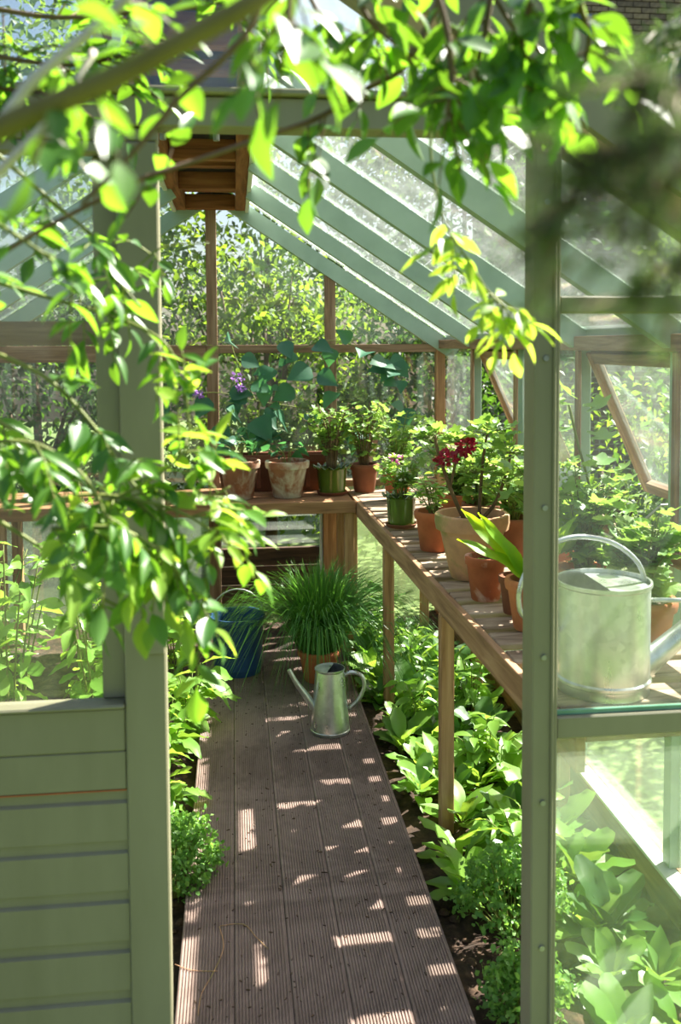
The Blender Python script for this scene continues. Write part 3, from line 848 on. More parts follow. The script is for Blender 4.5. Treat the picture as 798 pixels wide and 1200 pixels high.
def flower_head(t, pos, rad, mat, seed, n=60, ps=.022, stem_from=None):
    r = np.random.default_rng(seed)
    d = r.normal(size=(n, 3)); d /= np.linalg.norm(d, axis=1, keepdims=True)
    p = np.array(pos)[None] + d * rad * r.uniform(.5, 1, (n, 1)) * np.array([1, 1, .75])
    o = leaf_cloud('flower_head', mat, t, p, d + r.normal(size=(n, 3)) * .6, r.normal(size=(n, 3)), np.full(n, ps) * r.uniform(.7, 1.2, n), PT, PTF)
    if stem_from is not None:
        m = MB(); m.tube([stem_from, Vector(stem_from).lerp(Vector(pos), .6) + V(.01, 0, .02), pos], [.003, .0022, .002], 5)
        m.build('flower_stem', STEM_G, t, smooth=True)
    return o
def ptd(name, label, cat, px, py, z=ZT + .001):
    p = onz(px, py, z)
    return thing(name, label, cat, (p.x, p.y, z))

# back bench, left to right
t = ptd('potted_seedling', 'grey stained clay pot with thin stalks, leftmost on the back bench', 'potted plant', 281, 584)
s0 = add_pot(t, .108, .072, .205, TERRA_GREY)
bushy(t, 31, (0, 0, s0), .16, .10, 5, 3, M_HEART, .055, STEM_G, .003, .6)
t = ptd('potted_seedling', 'clay pot with heavy white lime stains in the middle of the back bench', 'potted plant', 337, 582)
s0 = add_pot(t, .116, .076, .195, TERRA_WHITE)
bushy(t, 32, (0, 0, s0), .17, .10, 6, 3, M_HEART, .055, STEM_G, .003, .5)
for i, dx in enumerate((.035, .05, .03)):
    put_leaf(t, M_PALE[0], (.08 + dx * (1 if i else -.4), -.02, s0 + .17 + .02 * i), (dx, .0, .03 - .03 * i), (0, -.6, .7), .055)
t = ptd('potted_pelargonium', 'green glazed scalloped pot with bushy pale leaved pelargonium on the back bench', 'potted plant', 389, 579)
s0 = add_pot(t, .095, .070, .145, GLAZE, scallop=True, saucer=.085)
bushy(t, 33, (0, 0, s0), .42, .16, 18, 10, M_GER, .036, STEM_B, .005, .25)
t = ptd('potted_pelargonium', 'plain brown clay pot at the bench corner with a tall leafy plant', 'potted plant', 427, 576)
s0 = add_pot(t, .080, .056, .155, TERRA_BROWN)
bushy(t, 34, (0, 0, s0), .44, .17, 17, 10, M_GER, .038, STEM_B, .005, .2)
t = thing('potted_pelargonium', 'orange clay pot half hidden behind the pink flowered plant', 'potted plant', (.84, 4.80, ZT + .001))
s0 = add_pot(t, .080, .055, .16, TERRA)
bushy(t, 35, (0, 0, s0), .40, .18, 17, 10, M_GER, .040, STEM_G, .004, .2)
t = thing('terracotta_trough', 'long dark red terracotta trough behind the stained clay pots', 'trough', (.20, 5.24, ZT))
m = MB()
def trough_ring(hw, hd, z): return [(-hw, -hd, z), (hw, -hd, z), (hw, hd, z), (-hw, hd, z)]
rings = [trough_ring(.27, .055, 0), trough_ring(.295, .068, .16), trough_ring(.310, .080, .161), trough_ring(.312, .082, .205), trough_ring(.295, .066, .205), trough_ring(.285, .058, .17)]
for k, rg in enumerate(rings): m.v += rg
for k in range(len(rings) - 1):
    for j in range(4):
        m.f.append((k * 4 + j, k * 4 + (j + 1) % 4, k * 4 + 4 + (j + 1) % 4, k * 4 + 4 + j))
m.f.append((3, 2, 1, 0)); m.f.append(tuple(range(20, 24)))
m.build('trough', TERRA_BROWN, t, bevel=.003)
for x in (-.2, -.07, .07, .2):
    MB().box(x - .012, x + .012, -.082, -.066, .02, .15).build('trough_rib', TERRA_BROWN, t, bevel=.003)
MB().box(-.28, .28, -.055, .055, .1705, .178).build('soil', SOIL, t)
bushy(t, 36, (-.1, 0, .18), .20, .20, 8, 3, M_HEART, .06, STEM_G, .003, .4)

# right bench, far to near
t = ptd('potted_pelargonium', 'green glazed scalloped pot with pink flowered plant on the long bench', 'potted plant', 470, 617)
s0 = add_pot(t, .075, .058, .135, GLAZE, scallop=True, saucer=.072)
bushy(t, 41, (0, 0, s0), .22, .13, 17, 9, M_GER, .034, STEM_G, .003, .25)
flower_head(t, (-.03, -.06, s0 + .185), .022, PETAL_PINK, 1, 22, .020, (0, 0, s0))
flower_head(t, (-.01, -.10, s0 + .12), .04, PETAL_WHITE, 2, 16, .016, (0, 0, s0))
t = ptd('potted_herb', 'terracotta pot with small leaved herb left of the big pale pot', 'potted plant', 509, 644)
s0 = add_pot(t, .078, .056, .155, TERRA)
bushy(t, 42, (0, 0, s0), .17, .11, 11, 8, M_SMALL, .042, STEM_G, .003, .25, lean=(-.2, 0))
t = ptd('potted_pelargonium', 'big pale mossy terracotta pot with woody red flowered pelargonium', 'potted plant', 553, 676)
s0 = add_pot(t, .126, .074, .225, TERRA_BIG, rim=.24)
m = MB()
for pts, r0 in (([(-.02, 0, s0 - .01), (-.05, 0, s0 + .05), (-.085, -.01, s0 + .13), (-.125, -.01, s0 + .25), (-.13, 0, s0 + .30)], .0085), ([(-.08, -.01, s0 + .12), (-.06, 0, s0 + .20), (-.05, .0, s0 + .26)], .006),
                ([(.03, .02, s0 - .01), (.035, .02, s0 + .10), (.045, .02, s0 + .22), (.06, .02, s0 + .31)], .007), ([(.03, .02, s0 - .01), (.09, .02, s0 + .06), (.13, .02, s0 + .17), (.14, .02, s0 + .22)], .0075)):
    pp = smooth_path(pts, 4)
    m.tube(pp, [r0 * (1 - .45 * i / len(pp)) for i in range(len(pp))], 7)
m.build('woody_stem', STEM_B, t, smooth=True)
rr = random.Random(44)
m = MB()
for c, n_, sp in (((-.13, 0, s0 + .29), 30, .07), ((-.05, .0, s0 + .27), 30, .075), ((.06, .02, s0 + .30), 36, .085), ((.14, .02, s0 + .23), 36, .09), ((.02, .05, s0 + .16), 34, .09), ((.12, .05, s0 + .12), 34, .09)):
    for k in range(n_):
        d = rv3(rr); d.z = abs(d.z) * .6 - .1
        p = Vector(c) + d * sp * rr.uniform(.4, 1.1)
        m.tube([c, p], .0012, 3, cap=False)
        put_leaf(t, rr.choice(M_GER), p, d, V(rr.gauss(0, .4), rr.gauss(0, .4), 1), rr.uniform(.024, .045))
m.build('leaf_stalk', STEM_G, t)
flower_head(t, (-.105, -.06, s0 + .225), .030, PETAL_RED, 3, 90, .020, (-.06, 0, s0 + .16))
flower_head(t, (-.035, -.05, s0 + .262), .028, PETAL_RED, 4, 90, .022, (-.055, 0, s0 + .20))
t = ptd('clay_pot', 'terracotta pot with white bloom in front of the big pale pot', 'pot', 569, 702)
add_pot(t, .066, .045, .14, TERRA_BLOOM, rim=.18)
put_leaf(t, M_GER[0], (-.01, -.02, .125), (-.4, -.5, .3), (0, 0, 1), .03)
t = ptd('clay_pot', 'small dark brown clay pot squeezed beside the green door post', 'pot', 603, 718)
add_pot(t, .048, .034, .115, TERRA_BROWN)
put_leaf(t, M_GER[1], (.0, -.0, .105), (-.4, -.5, .3), (0, 0, 1), .028)
# strap-leaved fern in an orange pot, seen beside and behind the post
t = thing('potted_fern', 'orange clay pot with bright strap leaved fern beside the door post', 'potted plant', (.832, 2.55, ZT + .001))
s0 = add_pot(t, .074, .050, .145, TERRA_ORANGE)
sp = Vector((0, 0, s0))
for px, py, yy, me, sz, up in ((538, 600, 2.60, M_STRAP, None, (.1, -.75, .65)), (559, 603, 2.56, M_STRAP, None, (.5, -.75, .4)), (540, 640, 2.50, M_STRAP2, None, (-.1, -.4, .9)), (700, 560, 2.66, M_STRAP, None, (-.3, -.6, .7)), (668, 545, 2.75, M_STRAP, None, (-.1, -.7, .7)), (672, 610, 2.45, M_STRAP2, None, (.1, -.4, .9)), (640, 560, 2.75, M_STRAP, None, (0, -.8, .6))):
    tip = at(px, py, yy) - t.location
    d = tip - sp
    put_leaf(t, me, sp, d + V(0, 0, d.length * (.10 if me is M_STRAP else .30)), up, d.length * 1.0)
t = thing('potted_pelargonium', 'brown clay pot with leafy plant behind the big pale pot', 'potted plant', (1.05, 3.46, ZT + .001))
s0 = add_pot(t, .085, .06, .15, TERRA_BROWN)
bushy(t, 45, (0, 0, s0), .28, .14, 18, 9, M_GER + M_SMALL, .046, STEM_G, .004, .15)
for i, (x, y, mat, h, R_, ls, lab) in enumerate((
        (.98, 4.05, TERRA, .30, .18, .055, 'clay pot with leafy pelargonium under the far mullion of the side wall'),
        (1.02, 3.78, TERRA_BROWN, .34, .17, .055, 'clay pot with leafy pelargonium just left of the first open vent'),
        (1.03, 2.98, TERRA, .33, .15, .058, 'clay pot of broad pelargonium behind the pane, left of the galvanised can handle'),
        (1.02, 2.64, TERRA_ORANGE, .36, .155, .060, 'clay pot of white flowered pelargonium behind the galvanised watering can'),
        (1.05, 2.30, TERRA, .26, .13, .056, 'terracotta pot of leafy pelargonium right behind the can spout'))):
    t = thing('potted_pelargonium', lab, 'potted plant', (x, y, ZT + .001))
    s0 = add_pot(t, .085, .06, .15, mat)
    bushy(t, 50 + i, (0, 0, s0), h, R_, 20, 10, M_GER, ls * .8, STEM_G, .004, .12)
    if i == 3:
        flower_head(t, (-.10, -.05, s0 + .30), .035, PETAL_WHITE, 9, 40, .02, (0, 0, s0))
        m = MB(); pp = smooth_path([(.06, 0, s0), (.03, 0, s0 + .2), (-.02, 0, s0 + .38), (-.05, 0, s0 + .50)], 4)
        m.tube(pp, .004, 6); m.build('stem', STEM_G, t, smooth=True)
        for k, (dx, dz, q) in enumerate(((-.09, .02, .50), (.07, .04, .48), (-.10, .0, .43), (.09, .01, .40), (-.06, .06, .52), (.08, .0, .33))):
            put_leaf(t, M_GER[1], (-.02 + dx * .4, 0, s0 + q), (dx, -.02, dz), (0, -.3, 1), .075)

# ------------------------------------------------------------------ watering cans
pj = onz(387, 856, 0)
t = thing('watering_can', 'slim galvanised jug shaped watering can standing on the decking', 'watering can', (pj.x, pj.y, 0))
hj, rb_, rt_ = .258, .078, .058
MB().lathe([(rb_, 0), (rb_ + .002, .004), (rb_ + .002, .012), (rb_, .014), (rt_, hj - .01), (rt_ + .003, hj - .006), (rt_ + .003, hj), (rt_ - .001, hj), (rb_ - .004, .02)], 48).build('body', GALV, t, smooth='auto')
m = MB()
arc = [(rt_ * .985 * math.cos(a), rt_ * .985 * math.sin(a)) for a in [math.radians(70 + 180 * k / 18) for k in range(19)]]
m.v = [(x, y, hj - .004) for x, y in arc] + [(x, y, hj - .0025) for x, y in arc]
m.f = [tuple(reversed(range(19))), tuple(range(19, 38))] + [(k, (k + 1) % 19, (k + 1) % 19 + 19, k + 19) for k in range(19)]
m.build('half_cover', GALV, t)
pp = smooth_path([(-.066, -.005, .10), (-.10, -.008, .155), (-.135, -.012, .205), (-.165, -.015, .262)], 4)
sp_ = MB(); sp_.tube(pp, [.017 - .009 * i / (len(pp) - 1) for i in range(len(pp))], 14, cap=True)
sp_.build('spout', GALV, t, smooth='auto')
pp = smooth_path([(rt_ * .98, 0, hj - .035), (.085, -.003, hj - .022), (.125, -.006, hj - .035), (.138, -.007, hj - .075), (.118, -.005, hj - .13), (.077, 0, hj - .172)], 5)
hd = MB()
for i, p in enumerate(pp): pass
hd.tube(pp, .0085, 10); hd.build('handle', GALV, t, smooth=True)

pc = onz(706, 806, ZT)
t = thing('watering_can', 'big round galvanised watering can on the bench behind the right pane', 'watering can', (pc.x, pc.y, ZT + .001))
R2, H2 = .106, .258
MB().lathe([(R2 - .002, 0), (R2, .003), (R2, .022), (R2 + .004, .026), (R2 + .004, .032), (R2, .036), (R2, H2 - .012), (R2 + .004, H2 - .008), (R2 + .004, H2), (R2 - .001, H2), (R2 - .003, .02)], 56).build('body', GALV, t, smooth='auto')
m = MB()
arc = [((R2 - .004) * math.cos(a), (R2 - .004) * math.sin(a)) for a in [math.radians(-95 + 190 * k / 22) for k in range(23)]]
m.v = [(x, y, H2 - .012) for x, y in arc] + [(x, y, H2 - .010) for x, y in arc]
m.f = [tuple(reversed(range(23))), tuple(range(23, 46))] + [(k, (k + 1) % 23, (k + 1) % 23 + 23, k + 23) for k in range(23)]
m.build('half_cover', GALV, t)
sx = 1 / F * pc.y
def canp(px, py, dy=0): 
    q = at(px, py, pc.y + dy); return q - t.location
pp = smooth_path([canp(758, 690), canp(748, 660), canp(720, 637), canp(685, 629), canp(655, 634), canp(628, 652), canp(612, 680), canp(608, 705), canp(616, 724), canp(655, 738)], 4)
hd = MB(); hd.tube(pp, .0062, 10); hd.build('handle', GALV, t, smooth=True)
sp_ = MB(); q0, q1 = canp(752, 782), canp(860, 690)
sp_.tube([q0, q0.lerp(q1, .5), q1], [.030, .024, .016], 18); so = sp_.build('spout', GALV, t, smooth='auto')
ro = MB(); ro.tube([q1, q1 + (q1 - q0).normalized() * .03], [.017, .032], 18); ro.build('rose_head', GALV, so, smooth='auto')
br_ = MB(); br_.tube([canp(759, 703), canp(852, 704)], .006, 8); br_.build('brace', GALV, t, smooth=True)

# ------------------------------------------------------------------ tub and chives on the decking
pb = onz(279, 786, 0)
t = thing('bucket', 'dark blue plastic bucket at the far left end of the decking', 'bucket', (pb.x, pb.y, 0))
MB().lathe([(.105, 0), (.108, .004), (.122, .25), (.132, .255), (.132, .275), (.124, .275), (.112, .03)], 36).build('body', BLUE, t, smooth='auto')
m = MB(); m.tube([(.128 * math.cos(math.radians(a)), -.02 - .0 * a, .26 + .14 * math.sin(math.radians(a))) for a in range(0, 181, 15)], .004, 7)
m.build('wire_handle', STEEL, t, smooth=True)
MB().lathe([(.1155, .10), (.115, .13)], 24).build('water', DARKGLASS, t)
pch = onz(374, 796, 0)
t = thing('potted_chives', 'terracotta pot overflowing with long dark green chives behind the jug can', 'potted plant', (pch.x, pch.y, 0))
s0 = add_pot(t, .098, .07, .145, TERRA)
r = np.random.default_rng(77)
m = MB()
nb = 1900
for k in range(nb):
    a, q = r.uniform(0, 2 * math.pi), abs(r.normal(0, .95))
    b0 = Vector((.085 * math.cos(a) * r.uniform(0, 1), .085 * math.sin(a) * r.uniform(0, 1), s0 - .005))
    L_ = r.uniform(.24, .46)
    sp_a = a + r.normal(0, .5)
    out = min(q, 1.6) * .68
    d = V(math.cos(sp_a), math.sin(sp_a), 0)
    p1 = b0 + d * L_ * out * .35 + V(0, 0, L_ * .48)
    p2 = b0 + d * L_ * out * .85 + V(0, 0, L_ * (.85 - .25 * out))
    p3 = b0 + d * L_ * out * 1.35 + V(0, 0, L_ * (.98 - .95 * out * out))
    sd = V(-math.sin(sp_a), math.cos(sp_a), 0) * .0022
    o_ = len(m.v)
    for p, w in ((b0, 1), (p1, 1), (p2, .8), (p3, .1)):
        m.v += [tuple(p - sd * w), tuple(p + sd * w + V(0, 0, .001))]
    for j in range(3):
        m.f.append((o_ + 2 * j, o_ + 2 * j + 1, o_ + 2 * j + 3, o_ + 2 * j + 2))
me = bpy.data.meshes.new('blades'); me.from_pydata(m.v, [], m.f); me.materials.append(L_CHIVE)
o = obj('blades', me, t); o['kind'] = 'stuff'

# ------------------------------------------------------------------ beds
def rosette(name, label, cat, x, y, n, L_, meshes, seed, elev=(.35, 1.2), group=None, z=-.07):
    r = random.Random(seed)
    t = thing(name, label, cat, (x, y, z), group)
    m = MB()
    for k in range(n):
        a = 2.4 * k + r.uniform(-.4, .4)
        e = elev[0] + (elev[1] - elev[0]) * (k / max(1, n - 1)) + r.uniform(-.1, .1)
        d = V(math.cos(a) * math.cos(e), math.sin(a) * math.cos(e), math.sin(e))
        s_ = L_ * r.uniform(.7, 1.15)
        b = d * s_ * .12
        m.tube([(0, 0, -.03), tuple(b)], .004, 4, cap=False)
        up = V(-math.cos(a) * math.sin(e), -math.sin(a) * math.sin(e), math.cos(e))
        put_leaf(t, r.choice(meshes), b, d, up + rv3(r) * .3, s_)
    m.build('leaf_stalk', STEM_G, t)
    return t
r = random.Random(91)
ORD = ['first', 'second', 'third', 'fourth', 'fifth', 'sixth', 'seventh', 'eighth', 'ninth', 'tenth', 'eleventh', 'twelfth', 'thirteenth', 'fourteenth', 'fifteenth', 'sixteenth', 'seventeenth']
k = 0
for xx, rowname in ((.655, 'bed row along the decking'), (.78, 'second bed row from the decking'), (.90, 'third bed row from the decking'), (1.02, 'bed row by the side glass')):
    yy, c = 1.98, 0
    while yy < 5.2:
        x = xx + r.uniform(-.04, .04); y = yy + r.uniform(-.05, .05)
        if not (xx < .7 and abs(y - 3.05) < .07) and not (xx < .8 and yy < 2.5):
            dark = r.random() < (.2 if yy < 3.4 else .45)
            pale = M_LETT if r.random() < .7 else M_LETT + M_SMALL
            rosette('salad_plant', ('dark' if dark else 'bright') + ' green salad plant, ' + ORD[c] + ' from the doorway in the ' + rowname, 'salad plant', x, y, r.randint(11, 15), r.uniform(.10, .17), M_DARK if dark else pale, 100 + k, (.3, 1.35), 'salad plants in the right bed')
            c += 1
        k += 1
        yy += .205
for i, (x, y, h, lab) in enumerate(((.80, 4.35, .42, 'tall feathery weed between the bench legs near the chives'), (1.02, 3.95, .36, 'tall narrow leaved weed under the middle of the long bench'), (.70, 4.75, .40, 'tall weed rising below the bench corner'), (.74, 3.75, .34, 'thin upright weed between the two front bench legs'), (.92, 3.35, .30, 'small leaved weed under the bench behind the nearer front leg'), (.86, 2.75, .24, 'small leaved weed behind the parsley near the post'))):
    t = thing('weed', lab, 'plant', (x, y, -.07))
    bushy(t, 150 + i, (0, 0, 0), h, .14, 6, 12, [M_SMALL[1], M_DOCK[1]], .075, STEM_G, .0035, .15, pet=.05)
# curled parsley: joined frilly leaves on stalks
def parsley(label, x, y, R_, H, seed, n=1500, ls=.016):
    t = thing('parsley_plant', label, 'herb', (x, y, -.07))
    r = np.random.default_rng(seed)
    nc = 60
    a = r.uniform(0, 2 * math.pi, nc); q = np.sqrt(r.uniform(0, 1, nc)) * R_
    cc = np.stack([q * np.cos(a), q * np.sin(a), H * (1 - .55 * (q / R_) ** 2) * r.uniform(.55, 1, nc)], 1)
    pos = np.repeat(cc, n // nc, axis=0); pos = pos + r.normal(size=pos.shape) * .016
    nn = len(pos)
    leaf_cloud('curled_foliage', L_PARS, t, pos, r.normal(size=(nn, 3)) + np.array([0, -.2, .4]), r.normal(size=(nn, 3)) * .8 + np.array([0, 0, 1]), r.uniform(.7, 1.3, nn) * ls, PT, PTF)
    m = MB()
    for c in cc: m.tube([(c[0] * .15, c[1] * .15, 0), (c[0] * .7, c[1] * .7, c[2] * .6), tuple(c)], .0018, 4, cap=False)
    m.build('stalks', STEM_G, t)
parsley('curly parsley plant spilling over the left edge of the decking', -.20, 2.72, .13, .27, 5, 2700)
parsley('curly parsley plant in the soil right of the decking beside the post', .74, 2.42, .14, .25, 6, 2700)
parsley('small curly parsley plant low beside the door post foot', .68, 2.10, .10, .17, 7, 1500)
# left bed: docks, tall leafy plants
for i, (x, y, h, R_, n1, n2, ls, ms, lab) in enumerate(((-.20, 3.78, .40, .13, 8, 6, .14, M_DOCK, 'big pale green dock leaves beside the blue bucket'), (-.24, 3.15, .22, .10, 7, 6, .085, M_LETT, 'low leafy plant at the left decking edge behind the parsley'),
        (-.28, 3.45, .36, .12, 8, 7, .11, M_DOCK, 'upright broad leaved plant close behind the door stile'), (-.28, 4.3, .62, .12, 8, 10, .09, M_LETT + M_PALE, 'tall bright leafy plant behind the blue bucket'))):
    t = thing('dock_plant', lab, 'plant', (x, y, -.07))
    bushy(t, 200 + i, (0, 0, 0), h, R_, n1, n2, ms, ls, STEM_G, .004, .2, pet=.1, flat=.7)
for i, (x, y, h, n1, lab) in enumerate(((-.46, 3.1, 1.20, 13, 'tall bright leafy plant behind the door glass, nearest the stile'), (-.72, 3.0, 1.10, 13, 'tall bright leafy plant behind the middle of the door glass'), (-.50, 3.9, 1.25, 12, 'tall leafy plant in the left bed near the back bench'), (-.95, 3.5, 1.15, 12, 'tall leafy plant furthest left behind the door glass'), (-.60, 2.35, .42, 9, 'low sunlit plant close behind the door window sill'))):
    t = thing('leafy_plant', lab, 'plant', (x, y, -.07))
    bushy(t, 210 + i, (0, 0, 0), h, .26, n1, 15, M_LETT + M_DOCK, .085, STEM_G, .005, .12, pet=.15, flat=.8)
# straws and clods
r = random.Random(15)
m = MB()
for k in range(150):
    side = r.random() < .72
    x = r.uniform(.575, .74) if side else r.uniform(-.26, -.15)
    y = r.uniform(1.9, 4.3)
    s_ = r.uniform(.006, .018)
    m.lathe([(.3 * s_, 0), (.9 * s_, .25 * s_), (s_, .5 * s_), (.6 * s_, .85 * s_), (.1 * s_, s_)], 7, (x, y, -.075))
tag(m.build('soil_crumbs', CLOD), 'loose brown earth crumbs scattered on the soil along both decking edges', 'earth', kind='stuff')
m = MB()
for k in range(420):
    x, y = r.uniform(DX0 + .02, DX1 - .02), 1.9 + 2.6 * r.random() ** 1.2
    s_, a = r.uniform(.0015, .006), r.uniform(0, 3.14)
    m.beam((x, y, .0012), (x + s_ * math.cos(a) * 1.8, y + s_ * math.sin(a) * 1.8, .0016), s_ * .5, .002)
tag(m.build('deck_litter', CLOD), 'tiny dark flecks of earth and plant litter strewn over the decking', 'litter', kind='stuff')
for i, (pts, lab) in enumerate((([(257, 1086), (262, 1110), (250, 1140), (236, 1165), (232, 1190)], 'long dry straw lying on the left decking boards'), ([(258, 1085), (285, 1083), (300, 1098), (314, 1112)], 'bent dry straw lying across the second decking board'), ([(205, 1130), (225, 1137), (255, 1138)], 'short yellow straw at the left decking edge'))):
    m = MB(); m.tube(smooth_path([onz(a, b, .0025) for a, b in pts], 4), .0012, 5)
    tag(m.build('straw', TERRA_BIG, smooth=True), lab, 'straw')
# ------------------------------------------------------------------ climber inside the back glass
t = thing('climbing_vine', 'climbing vine with big blue green heart leaves against the back glass', 'climber', (.15, 5.36, ZT))
r = random.Random(301)
m = MB()
for pts in ([(190, 470), (250, 460), (300, 470), (360, 480), (420, 500)], [(300, 510), (310, 450), (340, 415), (400, 400), (470, 440)], [(480, 500), (470, 450), (455, 420)], [(300, 470), (280, 430), (270, 400)]):
    pp = smooth_path([at(a, b, 5.37) - t.location for a, b in pts], 5)
    m.tube(pp, .003, 5)
    for p in pp[::1]:
        if r.random() < .6:
            d = V(r.gauss(0, 1), -.5 + r.gauss(0, .3), -.35 + r.gauss(0, .5))
            q = p + d.normalized() * .04
            put_leaf(t, r.choice(M_HEART), q + V(0, -.03, 0), d, V(r.gauss(0, .4), -.75, .6), r.uniform(.06, .14))
m.build('stem', STEM_G, t, smooth=True)
for px, py, me, sz in ((365, 432, 0, .16), (312, 450, 0, .13), (345, 455, 0, .14), (300, 490, 1, .17), (335, 500, 0, .17), (280, 490, 0, .14), (372, 438, 1, .13), (440, 425, 0, .13), (462, 430, 0, .12), (330, 400, 0, .12), (395, 460, 1, .13), (250, 500, 0, .15), (215, 505, 1, .14), (310, 505, 0, .15), (265, 520, 0, .12)):
    p = at(px, py, 5.26 if py > 470 else 5.32) - t.location
    put_leaf(t, M_HEART[me], p, (r.gauss(0, .6), -.4, -.5 + r.gauss(0, .4)), (r.gauss(0, .3), -.7, .6), sz)
for px, py, s_ in ((278, 443, .03), (282, 454, .018), (232, 462, .018)):
    p = at(px, py, 5.30) - t.location
    flower_head(t, p, s_, PETAL_MAUVE, px, 30, .02)

# ------------------------------------------------------------------ branches in front of the greenhouse
def branch(name, label, cat, stems, seed, meshes, ls, twigs, twig_len, lpt, mat=STEM_G, droop=.25, spread=1.0, cap=295, t0=.0):
    r = random.Random(seed)
    base = at(*stems[0][0][0])
    t = thing(name, label, cat, base)
    tot = 0
    for (pts, r0, r1, nt) in stems:
        pp = smooth_path([at(*p) - base for p in pts], 6)
        m = MB(); m.tube(pp, [r0 + (r1 - r0) * i / (len(pp) - 1) for i in range(len(pp))], 9)
        m.build('stem', mat, t, smooth=True)
        for k in range(nt if nt is not None else twigs):
            q = (t0 + (1 - t0) * r.random()) * (len(pp) - 1.01)
            i = int(q)
            p = pp[i].lerp(pp[i + 1], q - i)
            tan = (pp[i + 1] - pp[i]).normalized()
            d = (rv3(r) * spread + tan * .7 + V(0, 0, -droop))
            d.y *= .6
            d.normalize()
            L_ = twig_len * r.uniform(.55, 1.25)
            tw = smooth_path([p, p + d * L_ * .5 + V(0, 0, .004), p + d * L_ + V(0, 0, -L_ * .15)], 3)
            tm = MB(); tm.tube(tw, [.0013, .0013, .0012, .0011, .001, .0009, .0008][:len(tw)], 4)
            tm.build('twig', mat, t, smooth=True)
            for j in range(lpt):
                if tot >= cap: break
                f = .25 + .75 * j / max(1, lpt - 1)
                a = f * (len(tw) - 1.01)
                b = tw[int(a)].lerp(tw[int(a) + 1], a - int(a))
                side = d.cross(V(0, 0, 1)).normalized() * (1 if j % 2 else -1)
                ld = d * (.55 if j < lpt - 1 else 1.2) + side * (.8 if j < lpt - 1 else .05) + V(0, 0, -droop * r.uniform(0, 1.2)) + rv3(r) * .3
                up = V(r.gauss(.15, .45), r.gauss(-.15, .5), 1.0)
                put_leaf(t, r.choice(meshes), b, ld, up, ls * r.uniform(.6, 1.2))
                tot += 1
    return t
branch('overhanging_branch', 'thick blurred olive branch crossing the top left corner', 'branch',
       [([(-60, 185, .56), (0, 150, .56), (130, 92, .56), (230, 40, .56), (300, 0, .56), (370, -50, .58)], .0075, .006, 4)], 401, M_FRONT, .034, 6, .05, 3, BARK_GREEN)
branch('overhanging_branch', 'pale grey sunlit branch behind the thick olive branch', 'branch',
       [([(-50, 200, .82), (0, 145, .82), (35, 98, .82), (72, 65, .82), (138, 8, .82), (180, -40, .82)], .0058, .004, 3), ([(-40, 245, .82), (2, 198, .82), (35, 165, .82), (72, 122, .82), (110, 60, .84)], .005, .003, 3)], 402, M_FRONT, .036, 5, .06, 4, BARK_PALE)
branch('overhanging_branch', 'long thin leafy twig slanting from top centre down to the left', 'branch',
       [([(520, -30, 1.05), (512, 7, 1.05), (482, 65, 1.05), (466, 85, 1.05), (430, 104, 1.05), (375, 137, 1.05), (323, 156, 1.04), (225, 190, 1.02), (165, 210, 1.0), (95, 245, 1.0), (30, 280, 1.0), (-30, 320, 1.0)], .0042, .0022, 15)], 403, M_FRONT, .040, 30, .06, 4, STEM_B, .3)
branch('overhanging_branch', 'dark twig with large blurred leaves hanging left of top centre', 'branch',
       [([(315, -30, .78), (305, 5, .78), (280, 50, .78), (210, 115, .78), (185, 145, .78), (145, 190, .78), (95, 240, .78)], .0035, .002, 3), ([(340, -30, .72), (338, 20, .72), (330, 70, .72)], .003, .002, 6)], 404, M_FRONT, .042, 10, .06, 4, STEM_B, .35)
branch('overhanging_branch', 'dense sunlit leaf spray filling the top centre', 'branch',
       [([(420, -40, 1.0), (425, 10, 1.0), (450, 40, 1.0), (490, 70, 1.0)], .004, .002, 8), ([(500, -40, .95), (520, 20, .95), (530, 80, .95), (525, 130, .95)], .004, .002, 11),
        ([(580, -40, 1.0), (570, 30, 1.0), (560, 90, 1.0), (590, 140, 1.0)], .004, .002, 12), ([(350, -40, 1.1), (370, 10, 1.1), (400, 40, 1.1)], .003, .002, 4)], 405, M_FRONT, .047, 12, .07, 4, STEM_B, .3)
branch('overhanging_branch', 'leafy spray in the upper right reaching towards the brick house', 'branch',
       [([(640, -40, .9), (620, 10, .9), (610, 60, .9), (600, 110, .9)], .004, .002, 11), ([(700, -40, .9), (680, 0, .9), (690, 40, .9), (685, 75, .9)], .004, .002, 7), ([(560, -40, 1.1), (600, 30, 1.1), (640, 70, 1.1), (630, 110, 1.1)], .003, .002, 9)], 406, M_FRONT, .046, 12, .06, 4, STEM_B, .35)
branch('hanging_twig', 'pale yellow green twig dangling in front of the door post', 'branch',
       [([(520, -40, 1.12), (512, 60, 1.12), (505, 150, 1.12), (506, 195, 1.12), (514, 235, 1.12), (522, 262, 1.12), (548, 305, 1.12), (575, 345, 1.12), (600, 365, 1.12)], .002, .0012, 15)], 407, M_PALE, .038, 12, .055, 4, STEM_G, .25, t0=.6)
branch('overhanging_branch', 'fine leaved darker branch along the top left edge', 'branch',
       [([(-60, 50, 1.35), (20, 70, 1.35), (100, 75, 1.35), (190, 50, 1.35)], .004, .002, 17), ([(-60, 0, 1.35), (60, 20, 1.35), (150, 15, 1.35), (260, 10, 1.35), (330, 40, 1.35)], .004, .002, 20), ([(-60, 90, 1.35), (10, 105, 1.35), (60, 110, 1.35)], .003, .002, 10)], 408, M_FRONT, .038, 12, .09, 6, STEM_B, .25)
S = STEM_G
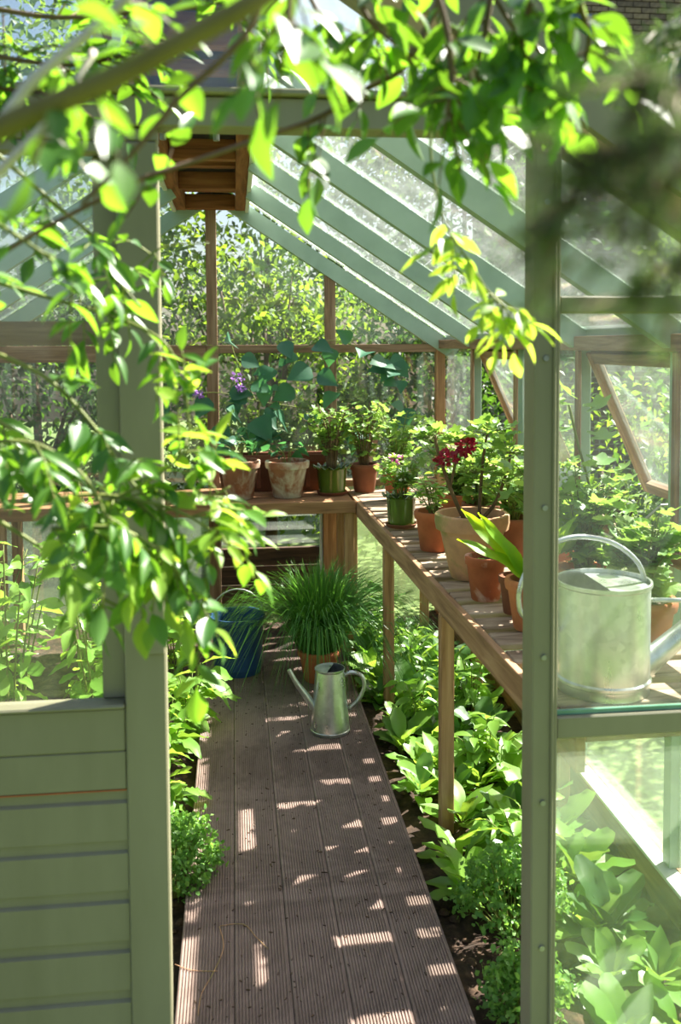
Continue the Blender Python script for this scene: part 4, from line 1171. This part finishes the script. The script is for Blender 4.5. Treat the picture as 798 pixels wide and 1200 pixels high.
branch('climbing_shrub', 'leafy shrub shoots across the upper half of the door window', 'shrub',
       [([(-40, 150, 1.15), (60, 235, 1.2), (110, 280, 1.2), (140, 330, 1.2), (165, 360, 1.2)], .003, .0015, 6), ([(-40, 320, 1.25), (60, 350, 1.25), (130, 370, 1.25), (185, 395, 1.2), (205, 420, 1.2)], .003, .0015, 10), ([(-40, 240, 1.0), (40, 290, 1.0), (90, 330, 1.0)], .003, .0015, 4), ([(100, 330, 1.3), (150, 320, 1.3), (190, 290, 1.3), (245, 285, 1.3)], .002, .001, 3)], 411, M_FRONT[:2], .043, 12, .06, 5, S, .25)
branch('climbing_shrub', 'leafy shrub shoots across the lower half of the door window', 'shrub',
       [([(-40, 400, 1.2), (50, 440, 1.2), (110, 500, 1.2), (150, 560, 1.2), (190, 600, 1.2)], .003, .0015, 11), ([(-40, 520, 1.1), (40, 520, 1.1), (100, 560, 1.1), (130, 620, 1.1)], .003, .0015, 10), ([(-40, 470, 1.3), (60, 540, 1.3), (120, 640, 1.3)], .003, .0015, 10), ([(-30, 592, 1.2), (0, 611, 1.2), (45, 640, 1.2), (83, 671, 1.2), (122, 702, 1.2), (150, 715, 1.2)], .0028, .002, 3)], 412, M_FRONT[:2], .045, 12, .065, 5, S, .3)
branch('climbing_shrub', 'bright shrub spray leaning past the door stile into the doorway', 'shrub',
       [([(40, 590, 1.2), (110, 580, 1.2), (180, 590, 1.2), (230, 610, 1.2), (275, 645, 1.2)], .003, .0015, 16), ([(60, 620, 1.15), (140, 620, 1.15), (200, 660, 1.15), (235, 730, 1.15)], .003, .0015, 14), ([(100, 600, 1.2), (180, 560, 1.2), (220, 520, 1.2), (216, 460, 1.2)], .0025, .0012, 7), ([(180, 600, 1.25), (230, 590, 1.25), (270, 570, 1.25)], .002, .001, 6)], 413, M_FRONT[:2] + M_PALE, .048, 12, .08, 6, S, .35)
# conifer branches, dark and out of focus, upper right
def conifer(label, stems, seed, n, nl, mat=L_CON, smat=STEM_B, tl=.09, ns=1.0):
    base = at(*stems[0][0])
    t = thing('conifer_branch', label, 'branch', base)
    r = random.Random(seed)
    m, pos, dirs = MB(), [], []
    for pts in stems:
        pp = smooth_path([at(*p) - base for p in pts], 6)
        m.tube(pp, [ns * (.0035 - .0025 * i / (len(pp) - 1)) for i in range(len(pp))], 6)
        for k in range(n):
            q = r.random() * (len(pp) - 1.01); i = int(q)
            p = pp[i].lerp(pp[i + 1], q - i)
            d = ((pp[i + 1] - pp[i]).normalized() * .8 + rv3(r) * .8 + V(0, 0, -.5)).normalized()
            L_ = tl * r.uniform(.5, 1.2)
            m.tube([p, p + d * L_], [.001, .0006], 4)
            for j in range(nl):
                f = r.random()
                pos.append(tuple(p + d * L_ * f)); nd = d * .7 + rv3(r); dirs.append(tuple(nd))
    m.build('stem', smat, t, smooth=True)
    if pos:
        rr_ = np.random.default_rng(seed)
        leaf_cloud('needles', mat, t, pos, dirs, rr_.normal(size=(len(pos), 3)), rr_.uniform(.010, .017, len(pos)) * ns, TN)
conifer('dark blurred conifer branch hanging across the top right', [[(900, 80, .32), (800, 150, .32), (720, 175, .32), (620, 170, .32)], [(900, 190, .32), (800, 200, .32), (750, 235, .32), (680, 300, .32)], [(900, 240, .32), (830, 260, .32), (790, 310, .33), (740, 350, .33)], [(800, 110, .33), (770, 90, .33), (730, 110, .33)], [(720, 175, .32), (690, 210, .32), (640, 260, .32)]], 501, 14, 22, tl=.034, ns=.75)
conifer('conifer twigs with bare pale tips in front of the brick wall', [[(860, -10, .8), (800, 20, .8), (750, 50, .8)], [(860, 40, .8), (800, 60, .8), (755, 85, .8)]], 502, 12, 26, tl=.06, smat=BARK_PALE)
